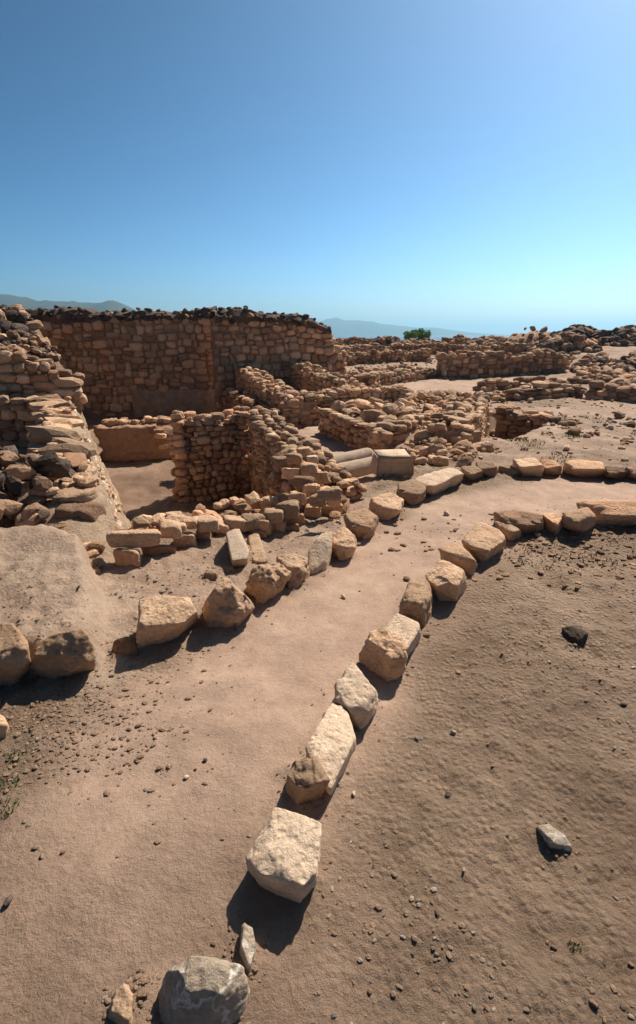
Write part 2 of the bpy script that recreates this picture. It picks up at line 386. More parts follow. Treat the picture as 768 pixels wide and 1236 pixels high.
def face(th, P, side, h, w, mat, depth=.26, batter=0.0, mats=None, jit=.15, skip=None):
    """courses of stones on one face; the face looks towards side*left-normal"""
    L = length(P); zmin = min(p[2] for p in P); zmax = max(p[3] for p in P); z = zmin - .05; row = 0
    ph = [rr(0, 6.28) for _ in range(3)]; jit *= 1.5
    while z < zmax:
        hh = h * rr(.8, 1.2); s = -rr(0, w)
        while s < L:
            ww = w * random.choice((rr(.5, .8), rr(.8, 1.2), rr(1.0, 1.5))); c = s + ww / 2; s += ww
            if c < -.05 or c > L + .05: continue
            q, t = interp(P, min(max(c, 0), L)); n = (-t[1] * side, t[0] * side)
            zc = z + hh / 2 + rr(-.13, .13) * h + h * .2 * (math.sin(c / w * .9 + ph[0] + row * .35) + .7 * math.sin(c / w * .37 + ph[1] - row * .2))
            if zc > q[3] - h * .15 or zc < q[2] - h * .6: continue
            if skip and skip(c, zc): continue
            pr = rr(-.02, .025) * (h / .2); bt = batter * (zc - q[2])
            cx = q[0] + n[0] * (pr - depth / 2 - bt); cy = q[1] + n[1] * (pr - depth / 2 - bt)
            if 0 > c or c > L: pass
            mm = mat if not mats or random.random() > mats[1] else mats[0]
            ang = math.atan2(t[1], t[0])
            if random.random() < .16:
                for dz in (-.26, .26): th.stone((cx, cy, zc + dz * hh), (ww * rr(.8, 1.05), depth, hh * .62), (rr(-jit, jit) * .5, rr(-jit, jit), ang + rr(-jit, jit) * .6), mm)
            else: th.stone((cx, cy, zc), (ww * rr(1.0, 1.1), depth, hh * rr(.98, 1.2)), (rr(-jit, jit) * .5, rr(-jit, jit), ang + rr(-jit, jit) * .6), mm)
            if random.random() < .22: th.stone((cx + n[0] * depth * .3 + t[0] * ww / 2, cy + n[1] * depth * .3 + t[1] * ww / 2, zc - hh * .45), (w * .22, depth * .4, h * .32), (0, rr(-.5, .5), ang), mm, 'chinking_stone')
        z += hh; row += 1
def core(th, P, side, thick, mat='mortar', inset=.12, batter=0.0, topdrop=.08, name='core'):
    """the earth body of the wall behind its face stones"""
    L = length(P); n = max(2, int(L / .25)); V = []; Fc = []
    rows = 5
    for i in range(n + 1):
        q, t = interp(P, L * i / n); nn = (-t[1] * side, t[0] * side)
        H_ = q[3] - topdrop + rr(-.04, .04)
        prof = []
        for k in range(rows): 
            z = q[2] - .12 + (H_ - q[2] + .12) * k / (rows - 1); prof.append((-(inset + batter * (z - q[2])), z + 0))
        prof.append((-(thick - inset), H_ + rr(-.03, .03))); prof.append((-(thick - inset), q[2] - .12))
        for u, z in prof: V.append((q[0] + nn[0] * (u + rr(-.012, .012)), q[1] + nn[1] * (u + rr(-.012, .012)), z))
    m = rows + 2
    for i in range(n):
        for k in range(m):
            a = i * m + k; b = i * m + (k + 1) % m; Fc.append((a, b, b + m, a + m))
    Fc = [(f[0], f[1], f[2]) for f in Fc] + [(f[0], f[2], f[3]) for f in Fc]
    for base, s in ((0, 1), (n * m, -1)):
        for k in range(1, m - 1): Fc.append((base, base + k, base + k + 1) if s > 0 else (base, base + k + 1, base + k))
    th.part(name, V, Fc, mat)
def top(th, P, side, thick, size, mat, n_per=1.0, mats=None, flatness=.5, lift=0.0, rough=False, name='cap_stone'):
    L = length(P); k = max(1, int(thick / (size * .95))); s = 0
    while s < L:
        st = size * rr(.75, 1.2) / n_per; c = s + st / 2; s += st
        q, t = interp(P, min(c, L)); n = (-t[1] * side, t[0] * side)
        for j in range(k):
            u = -(j + .5 + rr(-.2, .2)) / k * thick; sz = size * rr(.7, 1.3)
            mm = mat if not mats or random.random() > mats[1] else mats[0]
            th.stone((q[0] + n[0] * u, q[1] + n[1] * u, q[3] + lift + rr(-.05, .07) * size / .25), (sz * rr(.8, 1.3), sz * rr(.7, 1.1), sz * flatness * rr(.8, 1.5)),
                     (rr(-.22, .22), rr(-.22, .22), math.atan2(t[1], t[0]) + rr(-.5, .5)), mm, name, rough or random.random() < .25)
def ends(th, P, side, thick, h, w, mat, which=(0, 1), depth=.22):
    for e in which:
        q, t = interp(P, 0 if e == 0 else length(P)); n = (-t[1] * side, t[0] * side); tt = (-t[0], -t[1]) if e == 0 else t
        a = (q[0] - n[0] * .02, q[1] - n[1] * .02, q[2], q[3]); b = (q[0] - n[0] * (thick - .02), q[1] - n[1] * (thick - .02), q[2], q[3])
        Q = [a, b]; tx, ty = (b[0] - a[0]), (b[1] - a[1]); nl = (-ty, tx); sd_ = 1 if nl[0] * tt[0] + nl[1] * tt[1] > 0 else -1
        face(th, Q, sd_, h, w, mat, depth)
def side_to_cam(P, ref=(0, 0)):
    q, t = interp(P, length(P) / 2); n = (-t[1], t[0]); return 1 if n[0] * (ref[0] - q[0]) + n[1] * (ref[1] - q[1]) > 0 else -1
def wall(name, label, P, thick, h, w, mat='tan', cat='wall', group=None, ref=(0, 0), both=False, cap=True, capsize=None, capflat=.5, batter=0, mats=None, end=(0, 1), depth=None, capmats=None, capmat=None, backmat=None):
    side = side_to_cam(P, ref); mid = interp(P, length(P) / 2)[0]
    th = Thing(name, (mid[0], mid[1], mid[2]), label, cat, group)
    depth = depth or min(.3, thick * .42)
    core(th, P, side, thick, batter=batter)
    face(th, P, side, h, w, mat, depth, batter, mats)
    if both:
        Q = []
        for i, p in enumerate(P):
            q, t = interp(P, sum(math.hypot(b[0] - a[0], b[1] - a[1]) for a, b in zip(P[:i], P[1:i + 1])))
            Q.append((p[0] + t[1] * side * thick, p[1] - t[0] * side * thick, p[2] if backmat is None else backmat, p[3]))
        face(th, Q, -side, h, w, mat, depth, 0, mats)
    if end: ends(th, P, side, thick, h, w, mat, end)
    if cap: top(th, P, side, thick, capsize or max(w, h) * 1.0, capmat or mat, mats=capmats or mats, flatness=capflat)
    return th

# ------------------------------------------------------------------ ground sheet
def axis_y():
    y = -5.0; out = []
    while y < 420:
        out.append(y); y += .15 if y < .3 else max(.018, .0085 * abs(y)) if y < 110 else .03 * y
    return np.array(out)
def axis_x():
    a = [0.0]
    while a[-1] < 420:
        q = a[-1]; a.append(q + (.021 if q < 2.4 else .0105 * q if q < 60 else .05 * q))
    a = np.array(a); return np.concatenate([-a[:0:-1], a])
def build_ground():
    X, Y = np.meshgrid(axis_x(), axis_y()); nx, ny = X.shape[1], X.shape[0]
    x, y = X.ravel(), Y.ravel(); z = T(x, y)
    V = np.stack([x, y, z], 1); i = np.arange(nx * ny).reshape(ny, nx)
    Fc = np.stack([i[:-1, :-1].ravel(), i[:-1, 1:].ravel(), i[1:, 1:].ravel(), i[1:, :-1].ravel()], 1)
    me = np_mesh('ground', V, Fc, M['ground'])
    pd = linedist(PATH, x, y) + .14 * fbm2(x * 1.7, y * 1.7, 3, 77)
    path = 1 - sstep((pd - .38) / .45)
    hp = 1 - sstep((linedist(HPATH, x, y) - .5) / .6)
    plaza = 1 - sstep((sdf([(2.6, 15.5), (5.5, 16.5), (9.5, 20.5), (7.5, 23.5), (3.6, 22.5), (2.2, 19)], x, y) + .4) / 1.0)
    court = 1 - sstep((sdf(COURT, x, y) + .1) / .6)
    between = (1 - sstep((sdf([G(130, 690), G(250, 660), G(410, 615), G(480, 590), G(420, 640), G(260, 720), G(130, 760)], x, y)) / .2)) * .6
    beyond = .75 * sstep((y - 7.0) / 1.5) * (.6 + .4 * fbm2(x, y, 3, 91))
    path = path * (.45 + .55 * sstep((y + .25 * fbm2(x * 2, y * 2, 3, 61) - .75) / 1.5))  # path tone lowered close to the camera, lens falloff painted in
    r = np.clip(np.maximum.reduce([path, hp, plaza, court, between, beyond]), 0, 1)
    g = (1 - sstep((sdf(PLAT, x, y) - .2) / .2)) * np.clip(.75 + .6 * fbm2(x * 2, y * 2, 4, 15), 0, 1)
    r = np.maximum(r, .55 * (1 - sstep((sdf(PLAT, x, y) - .2) / .2)))
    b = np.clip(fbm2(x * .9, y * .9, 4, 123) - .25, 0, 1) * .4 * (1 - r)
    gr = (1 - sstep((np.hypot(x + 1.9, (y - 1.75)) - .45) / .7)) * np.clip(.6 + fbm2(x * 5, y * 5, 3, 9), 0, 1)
    b = np.maximum(b, .6 * (1 - sstep((sdf(PIT, x, y)) / .3)) * (1 + .4 * fbm2(x, y, 3, 19)))  # reddish pit soil, darkened further to stand in for shade
    b = np.maximum(b, .24 * (1 - sstep((y - 1.0 + .3 * fbm2(x * 1.5, y * 1.5, 3, 29)) / 1.1)))  # foreground darkened through soil colour, imitating lens vignetting
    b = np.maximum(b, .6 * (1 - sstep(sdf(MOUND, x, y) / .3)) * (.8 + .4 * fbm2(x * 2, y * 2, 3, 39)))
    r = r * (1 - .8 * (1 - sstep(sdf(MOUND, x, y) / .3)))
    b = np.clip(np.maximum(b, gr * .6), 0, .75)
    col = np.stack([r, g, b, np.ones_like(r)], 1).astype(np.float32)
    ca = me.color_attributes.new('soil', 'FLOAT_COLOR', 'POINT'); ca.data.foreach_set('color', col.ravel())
    o = link('ground', me); o['kind'] = 'structure'
# sea
m, n, l, b = newmat('sea_water'); b.inputs['Base Color'].default_value = (.03, .07, .10, 1); b.inputs['Roughness'].default_value = .35
geo = n.new('ShaderNodeNewGeometry'); w_ = noise_node(n, l, geo.outputs['Position'], .25, 5); bp = n.new('ShaderNodeBump'); bp.inputs['Distance'].default_value = .6; bp.inputs['Strength'].default_value = .6
l.new(w_.outputs[0], bp.inputs['Height']); l.new(bp.outputs[0], b.inputs['Normal']); M['sea'] = m
sea = link('sea', np_mesh('sea', [(-14000, 110, -14), (14000, 110, -14), (14000, 14000, -14), (-14000, 14000, -14)], [(0, 1, 2, 3)], m)); sea['kind'] = 'structure'
# hills
M['hill'] = earth('far_hillside', (.035, .045, .035), (.06, .065, .045), 2.0, .01)
def ridge(name, x0, x1, ydist, prof, depth, z0=-14):
    nx, ny = 160, 24; V = []; Fc = []
    for j in range(ny + 1):
        for i in range(nx + 1):
            u = i / nx; v = j / ny; x = x0 + (x1 - x0) * u; y = ydist + depth * (v - .5)
            h = np.interp(u, [p[0] for p in prof], [p[1] for p in prof])
            V.append((x, y, h * max(0, 1 - abs(2 * v - 1) ** 1.4)))
    V = np.array(V); k = fbm2(V[:, 0] / depth * 5, V[:, 1] / depth * 5, 5, 66); V[:, 2] = z0 + V[:, 2] * (1 + .16 * k) - 1
    for j in range(ny):
        for i in range(nx):
            a = j * (nx + 1) + i; Fc.append((a, a + 1, a + nx + 2, a + nx + 1))
    o = link(name, np_mesh(name, V, Fc, M['hill'])); o['kind'] = 'structure'
def hgt(px, py, y): p = GY(px, py, y); return p[0], p[2] + 14
A = 2600.0; pr = [(-900, 330), (-400, 340), (0, 353), (60, 357), (110, 363), (150, 369), (185, 384), (215, 402)]
xs = [hgt(px, py, A)[0] for px, py in pr]; ridge('hills', xs[0], xs[-1], A, [((x - xs[0]) / (xs[-1] - xs[0]), hgt(px, py, A)[1]) for x, (px, py) in zip(xs, pr)], 900)
A = 7000.0; pr = [(300, 400), (350, 393), (380, 387), (408, 383), (432, 386), (462, 391), (480, 393), (500, 394), (530, 396), (560, 401), (600, 404)]
xs = [hgt(px, py, A)[0] for px, py in pr]; ridge('mountains', xs[0], xs[-1], A, [((x - xs[0]) / (xs[-1] - xs[0]), hgt(px, py, A)[1]) for x, (px, py) in zip(xs, pr)], 1800)

def darkcap(th, P, thick):
    """crust of blackened rubble along the wall head"""
    L = length(P); n = max(4, int(L / .2)); V = []; Fc = []; prof = [(-.02, -.10), (.0, .10), (-.12, .24), (-thick * .5, .30), (-thick + .1, .2), (-thick, -.1)]
    for i in range(n + 1):
        q, t = interp(P, L * i / n); nn = (t[1], -t[0])
        for u, z in prof: V.append((q[0] + nn[0] * (u + rr(-.05, .05)), q[1] + nn[1] * (u + rr(-.05, .05)), q[3] + z * (.9 + .4 * math.sin(L * i / n * 1.9) * math.sin(L * i / n * .7 + 1)) + rr(-.05, .05)))
    m = len(prof)
    for i in range(n):
        for k in range(m - 1): a = i * m + k; Fc.append((a, a + m, a + m + 1, a + 1))
    th.part('wall_head', V, Fc, 'dark')
    for layer, (u0, u1, z0, z1, cnt) in enumerate([(.06, -.1, -.06, .12, 5.5), (0, -.3, .12, .26, 4.5), (-.2, -.6, .2, .34, 4.0)]):
        for i in range(int(L * cnt)):
            s_ = L * (i + rr(0, 1)) / int(L * cnt); q, t = interp(P, s_); nn = (t[1], -t[0]); u = rr(u1, u0); sz = rr(.2, .42) * (.8 if layer == 2 else 1)
            th.stone((q[0] + nn[0] * u, q[1] + nn[1] * u, q[3] + rr(z0, z1) * (.9 + .4 * math.sin(s_ * 1.9) * math.sin(s_ * .7 + 1))), (sz * rr(.8, 1.2), sz * .9, sz * rr(.55, .85)), (rr(-.5, .5), rr(-.5, .5), rr(0, 6)), random.choice(['dark', 'dark', 'dark', 'brown']), 'head_stone', True)
# ------------------------------------------------------------------ great back wall
def P4(px, py, zb, zt): x, y = G(px, py, zb); return (x, y, zb, zt)
a = G(70, 505, -1.1); b_ = G(268, 502, -1.1)
P = [(a[0], a[1], -1.1, 2.28), (b_[0], b_[1], -1.1, 2.36)]
th = Thing('masonry_wall', (a[0] + 2.8, a[1] + .4, -1.1), 'tall ochre masonry wall with a grey plaster patch at its foot, left of the vertical seam', 'wall')
Lw = length(P); core(th, P, -1, .9)
plx0 = Lw * .46
face(th, P, -1, .265, .34, 'orange', .26, mats=('tan', .55), skip=lambda c, z: c > plx0 and z < -.18)
def slab(th, name, P0, P1, n, z0, z1, t0, t1, mat, ny=8, nx=24, rough=.012):
    V = []; Fc = []
    for j in range(ny + 1):
        for i in range(nx + 1):
            u = i / nx; v = j / ny; d = t1 + rr(-rough, rough) if 0 < j < ny else t1 - .02
            edge = rr(-.05, .05) if j == ny else 0
            V.append((P0[0] + (P1[0] - P0[0]) * u + n[0] * d, P0[1] + (P1[1] - P0[1]) * u + n[1] * d, z0 + (z1 - z0) * v + edge))
    k = (nx + 1) * (ny + 1)
    V += [(v[0] - n[0] * (t1 - t0), v[1] - n[1] * (t1 - t0), v[2]) for v in V]
    for j in range(ny):
        for i in range(nx):
            q = j * (nx + 1) + i; Fc.append((q, q + 1, q + nx + 2, q + nx + 1))
    for i in range(nx):
        q = ny * (nx + 1) + i; Fc.append((q, q + 1, q + 1 + k, q + k))
    for j in range(ny):
        q = j * (nx + 1); Fc.append((q, q + nx + 1, q + nx + 1 + k, q + k)); q += nx; Fc.append((q, q + k, q + nx + 1 + k, q + nx + 1))
    th.part(name, V, Fc, mat, True)
q0, t_ = interp(P, plx0); slab(th, 'plaster_patch', q0, P[1], (t_[1], -t_[0]), -1.2, -.12, -.2, .03, 'plaster')
darkcap(th, P, .85); th.cap = 300
th.done()
# the wall head carries on to the left behind the rubble slope
a = G(70, 505, -1.1); ux, uy = b_[0] - a[0], b_[1] - a[1]; k_ = math.hypot(ux, uy); ux /= k_; uy /= k_
P = [(a[0] - ux * 5.5, a[1] - uy * 5.5 + .5, 1.6, 2.5), (a[0] - ux * 2.4, a[1] - uy * 2.4 + .3, 1.6, 2.42), (a[0] - ux * .02, a[1] - uy * .02, 1.2, 2.3)]
th = Thing('masonry_wall', (a[0] - 2.5, a[1] - .5, 1.6), 'dark topped end of the tall wall running out of the photo at the left, mostly behind rubble', 'wall')
core(th, P, -1, .9); face(th, P, -1, .26, .33, 'brown', .26, mats=('orange', .4)); darkcap(th, P, .85); th.done()
# right section, a little proud of the seam
a = G(267, 507.5, -1.1); c_ = (1.05, 21.3)
P = [(a[0], a[1], -1.1, 2.25), (a[0] + 1.7, a[1] + .75, -.8, 2.28), (a[0] + 3.2, a[1] + 1.3, -.6, 2.15), (a[0] + 3.9, a[1] + 1.55, -.5, 1.8), (c_[0], c_[1], -.4, 1.15)]
th = Thing('masonry_wall', (a[0] + 2.2, a[1] + 1, -1.1), 'tall ochre masonry wall right of the vertical seam, its dark top sloping down at the right', 'wall')
core(th, P, -1, .9)
face(th, P, -1, .26, .30, 'tan', .26, mats=('orange', .3)); ends(th, P, -1, .9, .25, .3, 'orange', (1,))
darkcap(th, P[:4], .85)
top(th, P[3:], -1, .8, .28, 'orange', mats=('brown', .3))
th.done()
# ------------------------------------------------------------------ left front-facing walls
P = [(-8.2, 10.55, .5, 1.62), (-6.0, 10.85, .5, 1.50), (-5.4, 11.0, .5, 1.22), (-4.85, 11.25, .4, .9)]
wall('masonry_wall', 'tan coursed stone wall at the left edge, stepping up behind the lower wall', P, .6, .2, .32, 'tan', mats=('orange', .5), capflat=.5, capmat='brown', capmats=('tan', .35)).done()
P = [(-8.2, 9.95, -.4, .62), (-5.15, 10.45, -.4, .60)]
wall('masonry_wall', 'low brown stone wall at the left edge with a pale block in its top course', P, .55, .2, .36, 'orange', mats=('brown', .45), capflat=.45, capmat='tan').done()

# ------------------------------------------------------------------ broad wall coming towards the viewer
RID = [(-1.76, 4.10, -.05, .03), (-1.90, 4.45, -.05, .24), (-2.08, 4.95, -.6, .36), (-2.62, 6.0, -1.1, .42), (-3.22, 7.4, -1.1, .50), (-4.1, 9.2, -1.1, .52), (-5.0, 11.0, -1.1, .56), (-5.25, 11.7, -1.1, .75)]
th = Thing('broad_wall', (-3.2, 7.2, -1.1), 'broad battered wall running away at left, sunlit rubble face above the pit and large slabs on top', 'wall')
def broad():
    BASE = [(-1.68, 4.05), (-1.66, 4.5), (-1.68, 5.1), (-2.05, 6.0), (-2.65, 7.3), (-3.45, 9.1), (-4.4, 11.0), (-4.75, 11.7)]
    V = []; Fc = []; n = 110; rows = 26
    L = length(RID)
    for i in range(n + 1):
        s = L * i / n; q, t = interp(RID, s)
        # base point by the same parameter
        acc = 0
        for k in range(len(RID) - 1):
            l_ = math.hypot(RID[k + 1][0] - RID[k][0], RID[k + 1][1] - RID[k][1])
            if s <= acc + l_ + 1e-6 or k == len(RID) - 2:
                u = min(1, (s - acc) / l_); B = (BASE[k][0] + (BASE[k + 1][0] - BASE[k][0]) * u, BASE[k][1] + (BASE[k + 1][1] - BASE[k][1]) * u); break
            acc += l_
        for j in range(rows + 1):
            v = j / rows; V.append((B[0] + (q[0] - B[0]) * v, B[1] + (q[1] - B[1]) * v, q[2] - .1 + (q[3] - q[2] + .06) * v))
        wd = (.74 - .26 * i / n) * (.15 + .85 * min(1, i / n * 8))
        V.append((q[0] - wd * .5, q[1] - .12, q[3] - .03)); V.append((q[0] - wd, q[1] - .25, q[3] - .10)); V.append((q[0] - wd - .12, q[1] - .3, -.45))
    V = np.array(V); k = fbm3(V * 4.1, 5, 5, .6); nrm = np.array([.85, .35, .35]); V = V + nrm * (k * .05)[:, None]
    m = rows + 4
    for i in range(n):
        for j in range(m - 1): a = i * m + j; Fc.append((a, a + m, a + m + 1, a + 1))
    e = [tuple(range(0, m))]
    th.part('rubble_core', V, Fc, 'lime', True)
    V2 = V[:m]; Vc = np.vstack([V2, V2.mean(0)]); th.part('end_face', Vc, [(j, m, (j + 1) % m) for j in range(m)], 'clay')
    # stones showing in the battered face
    for i in range(900):
        s = (.13 + .87 * rr(0, 1) ** 1.1) * L; q, t = interp(RID, s); v = rr(.03, .98)
        acc = 0
        for k2 in range(len(RID) - 1):
            l_ = math.hypot(RID[k2 + 1][0] - RID[k2][0], RID[k2 + 1][1] - RID[k2][1])
            if s <= acc + l_ + 1e-6 or k2 == len(RID) - 2:
                u = min(1, (s - acc) / l_); B = (BASE[k2][0] + (BASE[k2 + 1][0] - BASE[k2][0]) * u, BASE[k2][1] + (BASE[k2 + 1][1] - BASE[k2][1]) * u); break
            acc += l_
        z = q[2] - .1 + (q[3] - q[2] + .06) * v
        sz = rr(.045, .11) * (1 + .1 * q[1] / 6)
        th.stone((B[0] + (q[0] - B[0]) * v - .03, B[1] + (q[1] - B[1]) * v, z), (sz * 1.5, sz * 1.0, sz * .8), (rr(-.3, .3), rr(-.25, .25), math.atan2(t[1], t[0]) + rr(-.3, .3)), 'pale' if random.random() < .35 else 'tan', 'face_stone')
    # tumbled slabs on top, bedded across the wall
    for i in range(15):
        s = .2 * L + .7 * L * (i + rr(0, .8)) / 15; q, t = interp(RID, s); u = rr(.3, .8)
        sz = rr(.36, .58)
        th.stone((q[0] - u * .55, q[1] - u * .2, q[3] - .03 + rr(0, .05)), (sz * rr(.9, 1.3), sz * rr(.7, 1.0), sz * rr(.35, .5)), (rr(-.35, .1), rr(-.2, .25), rr(-.2, .8)), random.choice(['tan', 'tan', 'orange']), 'top_slab')
    for i in range(60):
        s = rr(.1, 1) * L; q, t = interp(RID, s); u = rr(.0, .8); sz = rr(.07, .17)
        th.stone((q[0] - u * .72, q[1] - u * .2, q[3] + rr(-.02, .08)), (sz * 1.3, sz, sz * .7), (rr(-.4, .4), rr(-.4, .4), rr(0, 6)), random.choice(['tan', 'tan', 'orange']), 'top_stone')
    # squared blocks at the far end
    th.stone((-5.15, 11.35, .86), (.62, .5, .22), (0, .03, .3), 'tan', 'squared_block'); th.stone((-5.2, 11.3, .66), (.6, .5, .22), (0, -.02, .25), 'tan', 'squared_block')
broad()
def rock_part(th, name, pts, mat, sub=4, amp=.03, p=26, seed=0, chips=10):
    V, Fc = hull_rock(pts, sub, amp, p, seed, chips=chips); return th.part(name, V, Fc, mat, True)
def G3(px, py, z): x, y = G(px, py, z); return (x, y, z)
# the large flat slab at the near end, shaded front, and the blocks below it
rock_part(th, 'large_slab', [G3(66, 563, .42), G3(106, 566, .42), G3(117, 592, .40), G3(72, 600, .40), G3(62, 588, .4), G3(68, 615, .22), G3(117, 612, .24), G3(108, 580, .22)], 'tan', seed=401)
rock_part(th, 'upper_slab', [G3(74, 545, .52), G3(102, 543, .5), G3(106, 560, .46), G3(84, 566, .46), G3(78, 566, .36), G3(104, 568, .36)], 'orange', seed=402)
for k_, (xa, xb, ya, yb, za, zb, mt) in enumerate([(-2.36, -1.98, 4.5, 4.85, .05, .33, 'brown'), (-2.18, -1.88, 4.3, 4.6, -.05, .17, 'brown'), (-2.5, -2.16, 4.42, 4.7, -.05, .2, 'brown')]):
    if k_: continue
    rock_part(th, 'end_block', [(x, y, z) for x in (xa, xb) for y in (ya, yb) for z in (za, zb)], mt, seed=410 + k_, amp=.05)
Lr = length(RID)
for i in range(90):
    s_ = rr(.0, 1.7); q, t = interp(RID, s_); wd = .74 * (.15 + .85 * min(1, s_ / Lr * 8)); u = rr(.0, 1); sz = rr(.10, .19) * (.6 + .5 * s_)
    th.stone((q[0] - wd * u - .02, q[1] - .13 - .16 * u, -.02 + (q[3] - .02) * rr(0, 1)), (sz * 1.3, sz * .9, sz * .75), (rr(-.25, .25), rr(-.25, .25), rr(.4, 1.0)), random.choice(['brown', 'orange', 'tan', 'orange']), 'end_stone')
th.done()

# ------------------------------------------------------------------ earth bench in the pit
def blob(name, th, c, size, rotz, mat, sub=5, seed=1, amp=.035):
    r = random.Random(seed); P = []
    for sx in (-1, 1):
        for sy in (-1, 1):
            for sz in (-1, 1): P.append((sx * size[0] / 2 * r.uniform(.9, 1), sy * size[1] / 2 * r.uniform(.85, 1), sz * size[2] / 2 * r.uniform(.9, 1)))
    V, Fc = hull_rock(P, sub, amp, 16, seed, 2.4); m_ = np.array(Matrix.Rotation(rotz, 3, 'Z')); V = V @ m_.T + np.array(c)
    return th.part(name, V, Fc, mat, True)
th = Thing('earth_bench', (-4.3, 12.9, -1.1), 'block of packed earth and stones standing in the pit below the tall wall', 'earth bench')
blob('body', th, (-4.45, 13.0, -.68), (1.75, .9, .92), .28, 'clay', 5, 31, .06)
for i in range(26):
    u = rr(-.75, .82); sz = rr(.12, .2)
    th.stone((-4.45 + u * .95, 13.15 + u * .28 + rr(-.25, .2), -.22 + rr(-.02, .04)), (sz * 1.3, sz, sz * .8), (rr(-.3, .3), rr(-.3, .3), rr(0, 6)), random.choice(['tan', 'orange']), 'stone')
for i in range(9):
    th.stone((-3.75 + rr(-.1, .12), 12.95 + rr(-.4, .3), -.95 + i * .09), (.28, .3, .16), (rr(-.2, .2), rr(-.2, .2), rr(0, 1)), 'orange', 'end_stone')
th.done()

# ------------------------------------------------------------------ inner walls of the pit
P = [(-2.55, 9.35, -1.1, .46), (-2.1, 9.42, -1.1, .36), (-1.6, 9.68, -1.1, .32), (-1.25, 9.95, -1.1, .45)]
wall('inner_wall', 'curving rubble wall standing in the pit, its rounded free end at the left', P, .5, .125, .18, 'orange', mats=('tan', .45), capflat=.6, batter=.03).done()
P = [(-1.28, 9.9, -1.1, .45), (-1.05, 8.7, -1.1, .40), (-.62, 7.5, -1.1, .32), (-.25, 6.5, -1.1, .26), (.02, 5.75, -.9, .12)]
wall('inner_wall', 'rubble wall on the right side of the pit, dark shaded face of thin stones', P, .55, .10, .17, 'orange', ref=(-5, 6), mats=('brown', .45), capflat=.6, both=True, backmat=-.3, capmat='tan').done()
P = [(-2.5, 11.1, -1.0, .12), (-1.6, 11.6, -1.0, .16), (-1.2, 12.0, -.9, .2)]
wall('inner_wall', 'thin low wall behind the curving rubble wall in the pit', P, .35, .16, .26, 'orange', capflat=.5, capmat='tan').done()
P = [(-1.0, 12.2, -.7, -.12), (-2.0, 14.6, -.9, .02), (-3.1, 18.5, -1.0, .05)]
wall('stone_ledge', 'low dark ledge of stones along the foot of the diagonal wall', P, .8, .15, .24, 'brown', ref=(-6, 12), mats=('orange', .3), cat='ledge').done()
# heap that steps up at the right end of the pit edge
th = Thing('stacked_stones', (.1, 5.6, 0), 'stepped stack of squarish stones at the right end of the pit edge', 'stone stack')
SB = [(383, 412, 583, 603, .30, 'tan'), (374, 396, 592, 610, .16, 'tan'), (386, 413, 602, 620, .0, 'orange'), (366, 388, 606, 624, .0, 'orange'), (352, 380, 570, 588, .30, 'brown'), (362, 384, 555, 573, .34, 'tan'), (376, 398, 566, 583, .25, 'orange'),
      (365, 388, 580, 597, .24, 'orange'), (349, 370, 590, 607, .2, 'tan'), (340, 362, 560, 577, .3, 'orange'), (345, 366, 543, 560, .4, 'tan'), (358, 376, 535, 550, .4, 'tan'), (370, 384, 545, 558, .35, 'pale'), (330, 350, 545, 562, .3, 'tan'), (393, 412, 594, 610, .14, 'orange')]
def bbox_pts(x0, x1, y0, y1, z, rnd, lean=0.0):
    """corner points of a squarish stone whose outline fills the given part of the view, standing on height z"""
    xa, ya = G((x0 + x1) / 2, y1, z); wpx = (x1 - x0); dd = math.hypot(ya, EYE - z); w = 1.08 * wpx / F_PX * (ya * math.cos(PITCH) + (EYE - z) * math.sin(PITCH))
    h = w * .62
    for _ in range(30):
        yf = G((x0 + x1) / 2, y0, z + h)[1]
        if yf - ya < w * .38: h *= .93
        else: break
    dep = min(yf - ya, w * 1.1); cx = xa; P = []
    for sx in (-1, 1):
        for sy in (0, 1):
            for sz in (0, 1):
                k = (w / 2) * rnd.uniform(.74, 1.04); P.append((cx * (1 + .0) + sx * k + (cx / ya) * dep * sy, ya + dep * (sy * rnd.uniform(.85, 1.0) + (1 - sy) * rnd.uniform(0, .12)), z - .02 + h * sz * rnd.uniform(.75, 1.1)))
    A = np.array(P); cc = A.mean(0); q = rnd.uniform(-.3, .3); ca, sa = math.cos(q), math.sin(q); D = A - cc; A = np.stack([D[:, 0] * ca - D[:, 1] * sa, D[:, 0] * sa + D[:, 1] * ca, D[:, 2]], 1) + cc; P = [tuple(v) for v in A]
    return P
for i, (x0, x1, y0, y1, z, mt) in enumerate(SB):
    rock_part(th, 'stone', bbox_pts(x0, x1, y0, y1, z, random.Random(500 + i)), mt, 4, .05, 24, 500 + i, chips=14)
for i in range(60):
    u = rr(0, 1); sz = rr(.1, .2); x = .25 - u * .75 + rr(-.15, .15); y = 5.35 + u * 1.9 + rr(-.1, .3)
    th.stone((x, y, rr(-.1, .05 + .3 * u)), (sz * 1.2, sz, sz * .8), (rr(-.4, .4), rr(-.4, .4), rr(0, 6)), random.choice(['tan', 'orange', 'brown']), 'fill_stone')
th.done()

